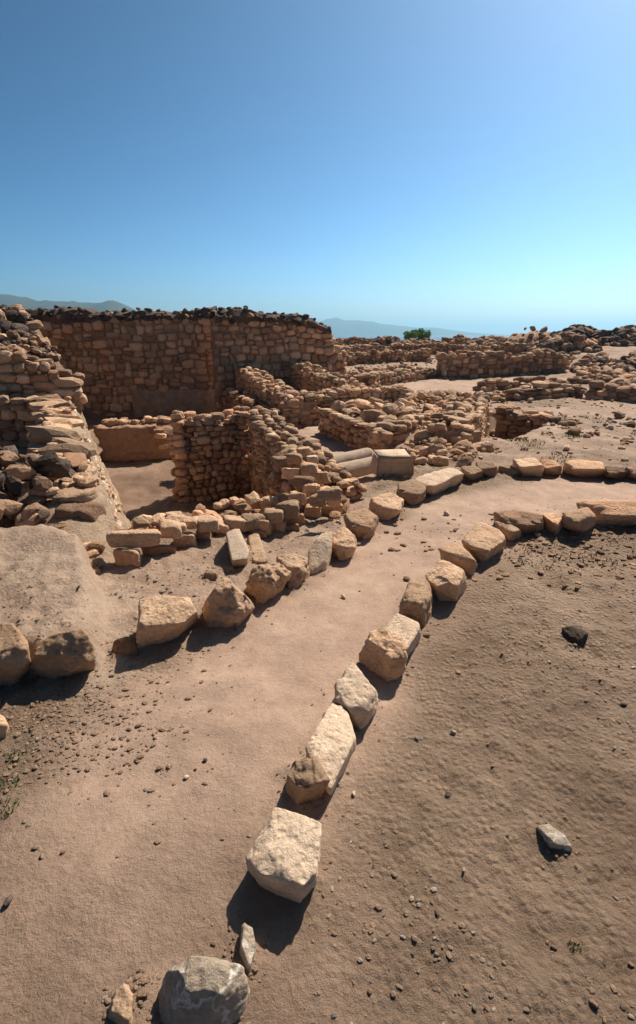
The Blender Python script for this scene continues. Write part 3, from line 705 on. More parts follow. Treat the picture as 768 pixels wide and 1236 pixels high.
# low kerb of round stones on the near edge of the pit
th = Thing('stone_edging', (-.8, 4.7, 0), 'low double course of rounded stones along the near edge of the pit', 'stone edging')
FB = [(133, 196, 632, 660, .14, 'tan'), (137, 176, 656, 684, 0, 'orange'), (176, 211, 650, 673, 0, 'orange'), (194, 222, 617, 650, .14, 'tan'), (210, 238, 636, 662, 0, 'tan'), (236, 262, 614, 642, .12, 'tan'), (236, 259, 628, 654, 0, 'tan'),
      (258, 279, 622, 644, .04, 'tan'), (272, 299, 616, 642, .04, 'tan'), (293, 319, 611, 640, .06, 'tan'), (299, 332, 616, 647, 0, 'tan'), (317, 343, 607, 632, .1, 'tan'), (334, 362, 600, 625, .12, 'tan'), (325, 346, 626, 642, 0, 'orange'),
      (345, 368, 615, 634, 0, 'orange'), (306, 322, 632, 648, 0, 'orange'), (262, 276, 634, 648, 0, 'tan'), (344, 362, 628, 640, 0, 'tan'), (212, 226, 624, 640, .18, 'tan'), (222, 240, 620, 637, .16, 'tan')]
for i, (x0, x1, y0, y1, z, mt) in enumerate(FB):
    rock_part(th, 'stone', bbox_pts(x0, x1, y0, y1, z, random.Random(600 + i)), mt, 4, .032, 9, 600 + i, chips=3)
for i in range(130):
    u = rr(0, 1); sz = rr(.09, .19); a = G(150, 655); b = G(370, 612)
    th.stone((a[0] + (b[0] - a[0]) * u + rr(-.05, .05), a[1] + .2 + (b[1] - a[1]) * u + rr(-.08, .25), rr(-.25, .10)), (sz * 1.2, sz, sz * .8), (rr(-.4, .4), rr(-.4, .4), rr(0, 6)), random.choice(['tan', 'orange']), 'fill_stone')
th.done()

# ------------------------------------------------------------------ diagonal walls of the rooms
P = [(-.72, 12.5, -.35, .36), (-1.55, 14.8, -.6, .45), (-3.05, 19.9, -.7, .72)]
wall('diagonal_wall', 'long low wall of tan stones running from the vertical seam down towards the court', P, .7, .155, .22, 'tan', ref=(-6, 12), mats=('orange', .35), capflat=.6, end=(0,)).done()
P = [(-.72, 12.45, -.35, .34), (.02, 12.75, -.3, .38)]
wall('cross_wall', 'short stone wall end facing the court, beside the lit court floor', P, .5, .155, .22, 'tan', mats=('orange', .35), capflat=.7, end=()).done()
P = [(.75, 14.9, -.2, .42), (-.4, 18.2, -.2, .62), (-1.4, 21.0, -.3, .9)]
wall('diagonal_wall', 'second low diagonal wall, behind the first, of rounded tan stones', P, .6, .155, .22, 'orange', ref=(-6, 12), mats=('tan', .4), capflat=.8, capmat='tan').done()
P = [(-.1, 13.1, -.2, .36), (.75, 13.9, -.1, .4), (1.3, 14.2, 0, .4)]
wall('cross_wall', 'short wall of round stones closing the gap between the two diagonal walls', P, .45, .16, .2, 'tan', capflat=.8, mats=('orange', .3)).done()
# room A with its flat coping
P = [(.02, 11.6, -.25, .24), (.5, 10.4, -.25, .2), (1.02, 9.2, -.25, .16)]
th = wall('coped_wall', 'ochre wall with a flat stone coping, shaded face beside the two fallen columns', P, .45, .13, .2, 'orange', ref=(-5, 8), mats=('tan', .45), cap=False)
for i in range(9):
    u = (i + .5) / 9; q, t = interp(P, length(P) * u)
    th.stone((q[0] + t[1] * -.02 + .09, q[1] + .04, q[3] + .03), (.36, .22, .08), (rr(-.04, .04), rr(-.05, .05), math.atan2(t[1], t[0]) + rr(-.08, .08)), 'tan', 'coping_stone')
th.done()
P = [(1.05, 9.2, -.2, .2), (1.5, 9.45, -.1, .25), (2.0, 10.2, 0, .26), (2.35, 10.9, 0, .28)]
wall('room_wall', 'right wall of the coped room, broken rubble stones at its foot', P, .45, .14, .21, 'orange', mats=('tan', .35), capflat=.5, capmat='tan').done()
P = [(.1, 13.0, .1, .42), (1.0, 13.3, .1, .5), (2.2, 13.6, .1, .45)]
wall('room_wall', 'back wall of the rubble filled room, of small slanting stones', P, .6, .13, .2, 'tan', mats=('orange', .3), capflat=.6).done()
P = [(2.02, 10.15, .02, .30), (2.4, 8.95, 0, .28)]
wall('coped_wall', 'short ochre wall end with flat top slabs standing in the rubble right of the coped room', P, .5, .15, .25, 'tan', ref=(-2, 5), mats=('orange', .3), capsize=.36, capflat=.28).done()
P = [(2.44, 8.98, 0, .28), (3.3, 10.7, -.2, .30), (3.95, 12.6, -.4, .34)]
wall('room_wall', 'lit brown wall running back along the sunken room at right', P, .55, .14, .2, 'orange', ref=(8, 8), mats=('tan', .4), capflat=.6, capmat='tan').done()
P = [(4.25, 13.0, -.6, .12), (4.85, 12.4, -.6, .08), (5.35, 11.6, -.3, .04)]
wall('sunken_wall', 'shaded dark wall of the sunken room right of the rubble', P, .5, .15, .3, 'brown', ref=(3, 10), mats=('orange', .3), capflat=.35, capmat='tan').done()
P = [(.5, 18.9, -.4, .42), (1.9, 18.6, -.4, .4)]
wall('sunken_wall', 'reddish wall of the sunken room beside the low end of the tall wall', P, .6, .16, .3, 'orange', mats=('brown', .3), capmat='tan').done()

def heap(name, label, poly, n, size, mats, cat='rubble', lift=.1, flatn=.7, rough=.4, partname='rubble_stone', cap=288, pile=0.0):
    P = np.array(poly); c = P.mean(0); th = Thing(name, (c[0], c[1], Tz(c[0], c[1])), label, cat); th.cap = cap
    k = 0
    while k < n:
        x = rr(P[:, 0].min(), P[:, 0].max()); y = rr(P[:, 1].min(), P[:, 1].max()); s = float(sdf(poly, np.array([x]), np.array([y]))[0])
        if s > 0: continue
        sz = size * (.32 + 1.0 * random.random() ** 1.8); z = Tz(x, y) + lift * rr(-.3, 1) * sz / size + pile * .7 * min(1, -s / (.3 * size * 4)) * rr(0, 1)
        th.stone((x, y, z), (sz * rr(.8, 1.35), sz, sz * flatn * rr(.7, 1.35)), (rr(-.5, .5), rr(-.5, .5), rr(0, 6.3)), random.choice(mats), partname, random.random() < rough); k += 1
    return th.done()
heap('rubble_fill', 'tan rubble filling the coped room behind the fallen columns', [(.22, 11.8), (1.2, 9.4), (1.9, 10.1), (2.3, 12.9), (.6, 13.0)], 150, .27, ['tan', 'tan', 'orange', 'pale'], pile=.12)
heap('rubble_fill', 'rubble between the two flat topped walls at centre right', [(2.2, 10.3), (2.6, 9.6), (3.3, 11.0), (3.8, 12.8), (2.5, 13.2), (2.2, 11.8)], 170, .25, ['tan', 'orange', 'brown'], pile=.14)
heap('rubble_spill', 'loose rubble spilling from the coped room towards the big hollowed block', [(1.35, 8.9), (1.5, 7.6), (2.1, 7.5), (2.75, 8.6), (2.3, 9.0), (2.0, 9.9), (1.55, 9.3)], 110, .2, ['tan', 'tan', 'orange'], pile=.05)
heap('dark_rubble', 'dark tumbled rubble on the slope at the upper left', [(-12, 12.6), (-6.0, 12.2), (-6.6, 13.6), (-9.8, 18.8), (-10.1, 20.2), (-15, 20)], 520, .34, ['dark', 'dark', 'brown', 'orange', 'tan'], pile=.15, lift=.15)
heap('rubble_slope', 'brown rubble tumbling down behind the left coursed wall', [(-9, 11.2), (-5.3, 11.6), (-5.4, 12.6), (-6.2, 13.4), (-10, 13.2)], 300, .24, ['brown', 'orange', 'dark', 'brown'], pile=.12)
heap('rubble_spill', 'broken stones on the floor beside the second diagonal wall', [(1.5, 15.0), (3.4, 14.6), (4.4, 16.2), (3.0, 17.0), (1.9, 18.2)], 190, .26, ['tan', 'orange', 'tan'], pile=.1)
# dark stone pile left
th = Thing('dark_stone_pile', (-3.3, 5.3, .2), 'pile of dark weathered boulders at the left edge beside the broad wall', 'stone pile')
for i in range(130):
    u = rr(0, 1); v = rr(0, 1); sz = rr(.18, .36); x = -2.34 - u * 1.9 - v * .25; y = 4.42 + v * 1.1 - u * .1
    hmax = .12 + .36 * min(1, v * 2.6)
    th.stone((x, y, .22 + rr(0, hmax)), (sz * 1.25, sz, sz * .85), (rr(-.6, .6), rr(-.5, .5), rr(0, 6)), random.choice(['dark', 'brown', 'brown', 'dark']), 'boulder', True)
th.done()

# ------------------------------------------------------------------ fallen columns and hollowed block
def column(label, a, b, r0, r1, seed):
    a, b = Vector(a), Vector(b); ax = (b - a); L = ax.length; ax.normalize(); up = Vector((0, 0, 1)); s = ax.cross(up).normalized(); up = s.cross(ax)
    n, m_ = 40, 36; V = []; Fc = []
    for i in range(n + 1):
        t = i / n; r = r0 + (r1 - r0) * t
        for e, k in ((0, -1), (n, 1)):
            if i == e: r *= .93
        for j in range(m_):
            th_ = 2 * math.pi * j / m_; p = a + ax * (L * t) + (s * math.cos(th_) + up * math.sin(th_)) * r; V.append(p[:])
    V = np.array(V); V = V * 1.0; ctr = (V.reshape(n + 1, m_, 3).mean(1)).repeat(m_, 0); k = fbm3(V * 6, 4, seed); V = ctr + (V - ctr) * (1 + .035 * k)[:, None]
    V = np.vstack([V, np.array(a), np.array(b)]); q = len(V) - 2
    for i in range(n):
        for j in range(m_): c = i * m_ + j; d = i * m_ + (j + 1) % m_; Fc += [(c, d, d + m_), (c, d + m_, c + m_)]
    for j in range(m_): Fc += [(q, (j + 1) % m_, j), (q + 1, n * m_ + j, n * m_ + (j + 1) % m_)]
    o = link('fallen_column', np_mesh('fallen_column', V - np.array(a), Fc, M['column']), None, a); tag(o, label, 'column', 'fallen column shafts in the court')
c0 = GY(378, 563, 7.95); c1 = GY(446, 541, 8.75)
column('upper fallen column shaft, lying at the foot of the coped wall', (c0[0], c0[1], -.12), (c1[0], c1[1], -.10), .125, .125, 5)
c0 = GY(380, 590, 7.25); c1 = GY(454, 562, 8.0)
column('lower fallen column shaft, nearer of the two, its end behind the hollowed block', (c0[0], c0[1], -.1), (c1[0], c1[1], -.08), .13, .13, 6)
# hollowed block
def hollow():
    bx, by = G(476, 578, 0); o_ = Thing('hollowed_block', (bx, by, 0), 'big squared stone block with a hollowed front, beside the fallen columns', 'stone block')
    bm = bmesh.new(); bmesh.ops.create_cube(bm, size=1)
    for v in bm.verts: v.co = Vector((v.co.x * .50 * (.93 if v.co.z > 0 else 1), v.co.y * .42, (v.co.z + .5) * .27 + (.03 if v.co.y > 0 and v.co.z > 0 else 0)))
    f = [f for f in bm.faces if f.normal.y < -.5][0]
    r = bmesh.ops.inset_region(bm, faces=[f], thickness=.07); bmesh.ops.translate(bm, verts=f.verts, vec=(0.03, .10, -.02))
    bmesh.ops.bevel(bm, geom=bm.edges[:], offset=.02, segments=2, affect='EDGES'); bmesh.ops.triangulate(bm, faces=bm.faces[:])
    bmesh.ops.subdivide_edges(bm, edges=bm.edges[:], cuts=2, use_grid_fill=True)
    V = np.array([v.co[:] for v in bm.verts]); bmesh.ops.triangulate(bm, faces=bm.faces[:]); Fc = np.array([[v.index for v in f.verts] for f in bm.faces]); bm.free()
    V = V + (fbm3(V * 9, 4, 3) * .008)[:, None]; m_ = np.array(Matrix.Rotation(.12, 3, 'Z')); V = V @ m_.T + np.array((bx, by + .25, 0))
    me = o_.part('block', V, Fc, 'pale', True)
    for i in range(3): o_.stone((bx - .1 + i * .12, by + .08, .02), (.1, .08, .05), (0, 0, rr(0, 3)), 'tan', 'chip')
    o_.done()
hollow()

# ------------------------------------------------------------------ loose stones along the path, one by one
def loose(name, label, cat, topp, basep, mat, sub=5, amp=.034, p=70, group=None, chips=8, seed=[700]):
    seed[0] += 1; pts = [G3(x, y, h) for x, y, h in topp] + [(G(x, y)[0], G(x, y)[1], -.03) for x, y in basep]
    if group:
        A = np.array(pts); ctr = A.mean(0); A[:, :2] = ctr[:2] + (A[:, :2] - ctr[:2]) * 1.11; pts = [tuple(q) for q in A]
    bp_ = [G(x, y) for x, y in basep]; c_ = np.mean(bp_, 0); BANKS.append((bp_, (c_[0], c_[1], float(np.abs(np.array(bp_) - c_).max()) + .2)))
    V, Fc = hull_rock(pts, sub, amp, p, seed[0], chips=chips); c = np.array([V[:, 0].mean(), V[:, 1].mean(), 0])
    o = link(name, np_mesh(name, V - c, Fc, M[mat]), None, c); tag(o, label, cat, group); return o
RG = 'stones lining the right side of the path'; LG = 'stones lining the left side of the path'
L_ = lambda *a, **k: loose('path_stone', a[0], 'stone', *a[1:], group=k.pop('group', RG), **k)
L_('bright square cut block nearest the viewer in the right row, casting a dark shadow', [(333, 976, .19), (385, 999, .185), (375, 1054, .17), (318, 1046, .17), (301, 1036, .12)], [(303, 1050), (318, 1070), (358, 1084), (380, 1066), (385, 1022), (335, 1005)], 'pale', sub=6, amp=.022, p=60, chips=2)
L_('rounded stone with a shaded face behind the bright square block', [(356, 914, .2), (383, 914, .2), (396, 938, .16), (348, 935, .17), (370, 948, .17)], [(346, 955), (362, 973), (380, 969), (394, 950), (352, 930)], 'tan', sub=6, amp=.035)
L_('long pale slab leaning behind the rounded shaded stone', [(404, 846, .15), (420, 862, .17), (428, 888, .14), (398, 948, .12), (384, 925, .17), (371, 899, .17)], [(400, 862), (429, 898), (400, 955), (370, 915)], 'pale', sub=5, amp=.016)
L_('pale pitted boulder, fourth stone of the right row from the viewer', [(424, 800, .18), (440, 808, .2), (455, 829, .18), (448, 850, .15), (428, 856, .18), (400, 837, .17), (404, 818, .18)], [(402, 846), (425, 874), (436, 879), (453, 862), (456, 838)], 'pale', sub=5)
L_('block with a shaded craggy front, just nearer than a bright yellowish slab', [(448, 757, .24), (466, 758, .25), (484, 772, .22), (489, 790, .18), (472, 790, .2), (446, 772, .22)], [(432, 795), (446, 810), (470, 823), (485, 812), (491, 792)], 'tan', sub=6, amp=.04)
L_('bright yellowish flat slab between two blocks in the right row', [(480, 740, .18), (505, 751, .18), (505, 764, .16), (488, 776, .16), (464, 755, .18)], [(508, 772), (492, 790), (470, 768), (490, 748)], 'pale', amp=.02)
L_('upright wedge shaped stone with a lit left face and pale right side', [(497, 698, .24), (518, 699, .22), (520, 718, .2), (505, 733, .2), (483, 727, .2)], [(484, 740), (509, 759), (519, 747), (522, 722), (496, 712)], 'tan')
L_('round golden boulder with a shadow straight below it, middle of the right row', [(515, 690, .2), (533, 673, .26), (558, 686, .25), (552, 702, .22), (528, 704, .2)], [(516, 712), (531, 725), (551, 724), (565, 706), (545, 690)], 'tan', sub=6, amp=.02)
L_('smooth boulder tucked behind the round golden boulder', [(532, 662, .18), (550, 654, .2), (564, 663, .21), (573, 676, .14), (552, 670, .2)], [(536, 685), (570, 695), (577, 683), (550, 668)], 'tan', amp=.02)
L_('squarish rough block with pitted lit top, right row where the path starts to bend', [(558, 650, .2), (580, 629, .24), (607, 640, .2), (606, 654, .16), (587, 664, .16), (570, 657, .2)], [(563, 664), (583, 678), (608, 660), (585, 645)], 'tan', sub=5, amp=.03)
L_('small pointed stone in front of a long dark-backed stone at the bend', [(598, 628, .14), (612, 630, .15), (629, 638, .12), (618, 642, .12)], [(600, 638), (613, 652), (631, 648), (620, 636)], 'tan')
L_('long low stone with a dark underside at the bend of the right row', [(597, 617, .17), (622, 614, .22), (652, 620, .2), (650, 632, .14), (618, 632, .16)], [(598, 628), (625, 643), (656, 640), (650, 625)], 'brown')
L_('narrow reddish stone between the long low stone and a dark ruddy block', [(654, 620, .16), (668, 617, .18), (678, 624, .16), (672, 634, .12)], [(655, 637), (672, 645), (681, 638)], 'orange')
L_('dark ruddy block, second from the right edge in the nearer row', [(680, 616, .22), (708, 611, .24), (718, 620, .22), (712, 632, .14), (684, 634, .14)], [(677, 640), (700, 646), (719, 636), (712, 620)], 'brown', amp=.04)
L_('long ochre stone at the right edge of the photo in the nearer row', [(702, 605, .2), (735, 602, .26), (800, 606, .24), (800, 622, .16), (720, 622, .16)], [(712, 636), (740, 636), (800, 630), (790, 612), (710, 615)], 'orange', sub=5, amp=.035)
# left row
k = dict(group=LG)
L_('large pale boulder cut by the left edge of the photo', [(-14, 752, .30), (14, 752, .32), (32, 775, .28), (34, 795, .2), (-10, 800, .22)], [(-20, 825), (15, 824), (36, 806), (30, 770)], 'tan', sub=6, amp=.02, **k)
L_('big boulder with a shaded front, second from the left edge', [(62, 766, .27), (98, 757, .31), (109, 776, .25), (111, 792, .2), (44, 790, .2), (50, 775, .24)], [(35, 812), (60, 820), (110, 808), (113, 795), (70, 775)], 'tan', sub=6, amp=.03, **k)
L_('small dark stone at the foot of the flat topped block on the left', [(138, 772, .07), (150, 768, .09), (163, 768, .09), (162, 782, .05)], [(136, 782), (145, 792), (166, 788), (160, 772)], 'brown', **k)
L_('big flat topped block with a sunlit top, right of the small dark stone', [(173, 723, .24), (200, 717, .26), (230, 716, .26), (238, 733, .21), (222, 746, .2), (172, 752, .22)], [(166, 770), (166, 783), (202, 772), (236, 749), (230, 735)], 'tan', sub=6, amp=.028, **k)
L_('pyramid shaped craggy stone in the left row', [(272, 692, .33), (283, 706, .3), (303, 727, .17), (258, 712, .28), (252, 722, .2), (288, 735, .17)], [(240, 745), (258, 763), (284, 758), (306, 738), (285, 715)], 'tan', sub=6, amp=.045, **k)
L_('leaning craggy stone right of the pyramid shaped one', [(308, 682, .25), (338, 677, .26), (350, 688, .2), (332, 698, .22), (297, 703, .14)], [(297, 712), (315, 729), (330, 722), (350, 700)], 'tan', sub=6, amp=.055, **k)
L_('low pitted stone with a hollow, left of the leaning pale slab', [(336, 670, .2), (352, 664, .22), (372, 672, .18), (370, 688, .14), (348, 685, .18)], [(338, 700), (352, 713), (370, 702), (374, 685)], 'tan', sub=5, amp=.055, **k)
L_('thin pale slab leaning upright in the left row', [(388, 642, .28), (401, 640, .27), (399, 660, .18), (391, 686, .05), (371, 690, .05), (374, 662, .18)], [(372, 694), (390, 694), (398, 680), (388, 665)], 'pale', amp=.014, **k)
L_('rounded stone right of the leaning pale slab', [(400, 642, .2), (418, 635, .22), (429, 646, .2), (428, 660, .14), (404, 658, .16)], [(398, 668), (412, 677), (424, 672), (430, 655)], 'tan', **k)
L_('knobbly round stone, larger, beside the gap to the court', [(418, 618, .2), (440, 612, .22), (455, 622, .2), (450, 636, .15), (424, 634, .18)], [(419, 642), (435, 653), (448, 648), (456, 632)], 'tan', sub=5, amp=.045, **k)
L_('sloping ochre stone with a smooth lit top below the hollowed block', [(450, 600, .2), (470, 594, .22), (486, 602, .18), (482, 614, .14), (450, 610, .17)], [(444, 616), (462, 630), (482, 620), (488, 608)], 'tan', **k)
L_('brown stone between the sloping ochre stone and the long pitted block', [(482, 582, .2), (498, 577, .22), (514, 584, .18), (508, 596, .14), (484, 594, .16)], [(480, 600), (495, 611), (512, 603), (515, 592)], 'tan', amp=.04, **k)
L_('long pitted rectangular block in the left row', [(502, 576, .2), (542, 563, .24), (558, 570, .2), (522, 586, .16), (508, 584, .18)], [(508, 586), (522, 598), (558, 582), (550, 572)], 'pale', sub=5, amp=.03, **k)
L_('small brown stone right of the long pitted block', [(556, 563, .16), (572, 560, .18), (582, 568, .14), (568, 572, .13)], [(557, 574), (570, 580), (583, 576)], 'tan', **k)
L_('small dark grey stone in the far row between two tan ones', [(576, 558, .18), (594, 556, .2), (602, 563, .16), (580, 566, .15)], [(577, 573), (598, 577), (603, 570)], 'brown', **k)
L_('flat little tan stone in the far row', [(602, 562, .12), (614, 560, .13), (625, 567, .1)], [(603, 573), (618, 576), (626, 573)], 'tan', **k)
L_('tan boulder in the far row with a rounded top', [(620, 553, .22), (645, 552, .24), (655, 562, .18), (630, 564, .16)], [(621, 565), (632, 574), (654, 575), (656, 566)], 'tan', **k)
L_('ruddy wedge stone in the far row, right of the rounded boulder', [(651, 552, .22), (670, 555, .2), (677, 562, .16), (660, 564, .14)], [(655, 572), (676, 574), (678, 566)], 'orange', **k)
L_('long smooth ruddy block in the far row', [(682, 557, .2), (695, 554, .22), (726, 556, .22), (728, 566, .16), (690, 566, .15)], [(680, 570), (700, 575), (727, 574), (729, 564)], 'orange', amp=.02, **k)
L_('dark pitted stone in the far row near the right edge', [(730, 562, .16), (752, 562, .18), (758, 568, .14), (735, 572, .12)], [(729, 575), (745, 578), (758, 577)], 'brown', amp=.05, **k)
L_('dark reddish stone at the right edge in the far row', [(756, 563, .18), (775, 561, .2), (790, 568, .16), (765, 572, .12)], [(757, 577), (775, 581), (792, 577)], 'brown', amp=.04, **k)
# bottom of the picture
loose('boulder', 'large grey boulder with white veins at the bottom edge', 'boulder', [(205, 1160, .12), (240, 1150, .15), (282, 1147, .16), (296, 1165, .13), (300, 1190, .08), (230, 1185, .16), (270, 1200, .13), (235, 1215, .09)], [(186, 1200), (190, 1250), (230, 1275), (285, 1245), (302, 1205), (302, 1180)], 'grey', 6, .02, 80)
loose('flat_stone', 'narrow grey upright stone between the veined boulder and the square block', 'stone', [(294, 1108, .08), (304, 1112, .08), (309, 1140, .06), (302, 1168, .05), (290, 1140, .07)], [(290, 1125), (308, 1130), (306, 1170), (295, 1172), (288, 1150)], 'grey', 4, .02)
loose('broken_stone', 'small broken tan stone at the bottom edge left of the veined boulder', 'stone', [(140, 1190, .05), (152, 1182, .06), (160, 1200, .06), (158, 1232, .05), (135, 1220, .04)], [(122, 1230), (160, 1250), (161, 1200), (140, 1200)], 'tan', 5, .05)
loose('broken_stone', 'little tan stone beside the veined boulder', 'stone', [(166, 1181, .03), (174, 1178, .035), (176, 1190, .03), (168, 1198, .02)], [(163, 1198), (175, 1197), (176, 1185)], 'tan', 4, .04)
loose('boulder', 'tan stone just cut by the left edge above the grassy patch', 'stone', [(-12, 862, .12), (4, 860, .13), (10, 872, .1), (-8, 880, .1)], [(-15, 895), (5, 893), (12, 878)], 'tan', 4, .03)
loose('dressed_block', 'smooth dressed rectangular block tilted behind the left row', 'stone block', [(272, 641, .17), (289, 637, .18), (302, 668, .13), (299, 673, .13), (281, 673, .13)], [(274, 655), (281, 684), (299, 682), (303, 672), (290, 645)], 'column', 5, .008, 60)
loose('dressed_block', 'flat pale slab sunk in the ground beside the tilted dressed block', 'stone slab', [(300, 644, .04), (311, 640, .05), (323, 675, .04), (306, 680, .03)], [(298, 646), (312, 640), (324, 680), (305, 684)], 'tan', 4, .01, 50)
loose('stone_chip', 'small grey stone left of the tilted dressed block', 'stone', [(246, 691, .05), (256, 687, .06), (263, 692, .05)], [(245, 700), (258, 703), (264, 697), (250, 690)], 'brown', 4, .04)
loose('stone_chip', 'flat chip at the foot of the tilted dressed block', 'stone', [(268, 683, .03), (280, 680, .04), (285, 688, .03)], [(267, 692), (283, 694), (286, 687), (270, 682)], 'brown', 4, .03)
loose('dark_rock', 'dark grey rock lying alone on the bare ground at right', 'rock', [(678, 757, .06), (692, 755, .075), (710, 763, .06), (700, 772, .05)], [(676, 765), (690, 778), (705, 779), (712, 766), (690, 757)], 'dark', 5, .03)
loose('grey_rock', 'flat grey rock half buried in the lower right ground', 'rock', [(647, 997, .035), (662, 994, .05), (682, 1008, .04), (690, 1022, .02), (664, 1018, .035)], [(644, 1003), (664, 1022), (692, 1027), (694, 1020), (665, 996)], 'grey', 5, .02)
peb = [(426, 962, 6, 'pale', 'pale pebble near the rounded shaded stone'), (540, 957, 7, 'dark', 'dark pebble on the ground right of the pale slab'), (547, 887, 6, 'grey', 'grey pebble halfway up the bare ground'), (503, 893, 5, 'pebble', 'light pebble left of the grey one'),
       (554, 813, 6, 'brown', 'brown pebble right of the shaded craggy block'), (515, 768, 6, 'brown', 'pebble at the foot of the upright wedge stone'), (539, 621, 7, 'grey', 'grey stone lying on the path near its bend'), (649, 646, 7, 'grey', 'grey chip under the bend of the right row'),
       (764, 808, 5, 'pale', 'white chip by the right edge'), (12, 1093, 9, 'dark', 'dark pebble at the lower left edge'), (76, 1030, 5, 'brown', 'brown pebble in the lower left'), (52, 1036, 5, 'pebble', 'pebble beside a brown one in the lower left'), (528, 1103, 6, 'dark', 'dark pebble in the lower middle ground'),
       (573, 1213, 6, 'pebble', 'pebble near the bottom edge right of centre'), (447, 1197, 5, 'brown', 'dark chip near the bottom edge'), (752, 853, 5, 'dark', 'dark pebble right of centre near the edge'), (257, 1139, 5, 'brown', 'pebble above the veined boulder'), (414, 722, 5, 'pale', 'white chip on the path'),
       (225, 938, 5, 'pale', 'white chip among small stones on the path'), (248, 918, 5, 'dark', 'dark chip among small stones on the path'), (236, 929, 4, 'brown', 'brown chip among small stones on the path'), (352, 586, 0, '', ''), (670, 1140, 6, 'brown', 'brown pebble near the green weed'), (716, 1214, 7, 'brown', 'brown pebble in the bottom right corner')]
for i, (x, y, r, mt, lb) in enumerate(peb):
    if not r: continue
    x_, y_ = G(x, y); s = r * 2 / F_PX * math.hypot(y_ * math.cos(PITCH) + EYE * math.sin(PITCH), 0); z = Tz(x_, y_)
    rn = random.Random(900 + i); V, Fc = ROUGH[i % 12]; me = np_mesh('pebble', V, Fc, M[mt]); o = link('pebble', me, None, (x_, y_, z + s * .16)); o.scale = (s * 1.05, s * .85, s * .6); o.rotation_euler = (rn.uniform(-.2, .2), rn.uniform(-.2, .2), rn.uniform(0, 6)); tag(o, lb, 'pebble', 'pebbles on the bare ground')

# ------------------------------------------------------------------ middle distance: low walls met on the terrain
def midwall(label, px0, yb0, yt0, px1, yb1, yt1, thick=.6, h=.175, w=.27, mat='orange', mats=('brown', .5), capmat='tan', cap=True, name='ruined_wall', capflat=.6, y0=12.0, capmats=None, maxn=288, n=5, sag=.12):
    a = H(px0, yb0, y0); b = H(px1, yb1, y0); za = GY(px0, yt0, a[1])[2]; zb_ = GY(px1, yt1, b[1])[2]; P = []
    for i in range(n + 1):
        u = i / n; x = a[0] + (b[0] - a[0]) * u; y = a[1] + (b[1] - a[1]) * u + (rr(-.15, .15) if 0 < i < n else 0); zz = Tz(x, y)
        P.append((x, y, zz - .05, max(zz + .15, za + (zb_ - za) * u + rr(-sag, sag) * .8)))
    th = wall(name, label, P, thick, h, w, mat, mats=mats, capmat=capmat, capflat=capflat, cap=cap, capmats=capmats); th.cap = maxn; return th.done()
midwall('broad brown ruined wall beyond the light plaza, centre right', 532, 457, 430, 684, 449, 428, .8, .24, .36)
midwall('wall end of upright brown stones left of the light plaza', 455, 467, 452, 535, 455, 446, .5, mat='tan')
midwall('long low ruined wall beyond the plaza, left of centre', 400, 443, 430, 520, 436, 424)
midwall('short ruined wall in front of the green bush', 470, 428, 417, 560, 426, 416, .8)
midwall('low ruined wall just right of the tall wall end', 418, 434, 421, 466, 430, 419)
midwall('low row of stones behind the plaza at its left corner', 430, 456, 448, 500, 449, 443, mat='tan')
midwall('far ruined wall close to the skyline left of the bush', 405, 417, 411, 478, 415, 409, .8, .25, .4, capmat='brown')
midwall('far ruined wall close to the skyline right of the bush', 535, 420, 411, 640, 418, 409, .8, .25, .4, capmat='brown')
midwall('upper tier of the broad brown wall at centre right', 560, 436, 420, 640, 430, 417, .8)
midwall('low wall with dark hollow below it, right middle ground', 618, 484, 468, 706, 480, 466, .6, .16, .4, mat='brown', capmat='tan', capflat=.4)
midwall('low ochre stone row at the right edge beyond the path', 706, 482, 470, 800, 488, 474, .6, .17, .4, mat='orange', capmat='brown')
midwall('small row of stones at the near edge of the light plaza', 583, 473, 465, 640, 470, 462, .5, .2, .32, mat='tan')
midwall('low rubble row right of the sunken room', 660, 470, 462, 740, 462, 455, .5, mat='brown', capmat='brown')
def hheap(name, label, pxs, n, size, mats, pile=.2, y0=12, **k):
    poly = [H(x, y, y0)[:2] for x, y in pxs]; return heap(name, label, poly, n, size, mats, pile=pile, **k)
def skyheap(label, px0, px1, y, dist, n, size, hgt_, mats, name='rubble_mound', cap=288):
    a = GY(px0, y, dist); b = GY(px1, y, dist); c = ((a[0] + b[0]) / 2, dist); th = Thing(name, (c[0], c[1], Tz(*c)), label, 'rubble'); th.cap = cap
    hw = (b[0] - a[0]) / 2
    V = []; Fc = []; nx, ny = 28, 12
    for j in range(ny + 1):
        for i in range(nx + 1):
            u = i / nx * 2 - 1; v = j / ny * 2 - 1; x = c[0] + u * hw; yy = dist + v * hw * .6
            V.append((x, yy, Tz(x, yy) - .15 + (hgt_ * .8 + .15) * max(0, 1 - u * u) ** .6 * max(0, 1 - v * v) ** .7 * (1 + .07 * math.sin(i * 1.7) * math.cos(j))))
    for j in range(ny):
        for i in range(nx): q = j * (nx + 1) + i; Fc.append((q, q + 1, q + nx + 2, q + nx + 1))
    th.part('earth_core', V, Fc, 'clay' if 'knoll' in label else 'mortar', True)
    for i in range(n):
        u = rr(-1, 1); v = rr(-1, .9); x = c[0] + u * hw; yy = dist + v * hw * .6; sz = size * rr(.6, 1.5)
        z = Tz(x, yy) + hgt_ * max(0, 1 - u * u) ** .6 * max(0, 1 - v * v) ** .7 * rr(.7, 1.0)
        th.stone((x, yy, z), (sz * rr(1, 1.5), sz, sz * rr(.6, 1)), (rr(-.5, .5), rr(-.5, .5), rr(0, 6)), random.choice(mats), 'rubble_stone', random.random() < .6)
    th.done()
skyheap('dark rubble wall remains on the skyline at the far right', 716, 840, 422, 36, 420, .55, 1.15, ['dark', 'brown', 'brown', 'dark'])
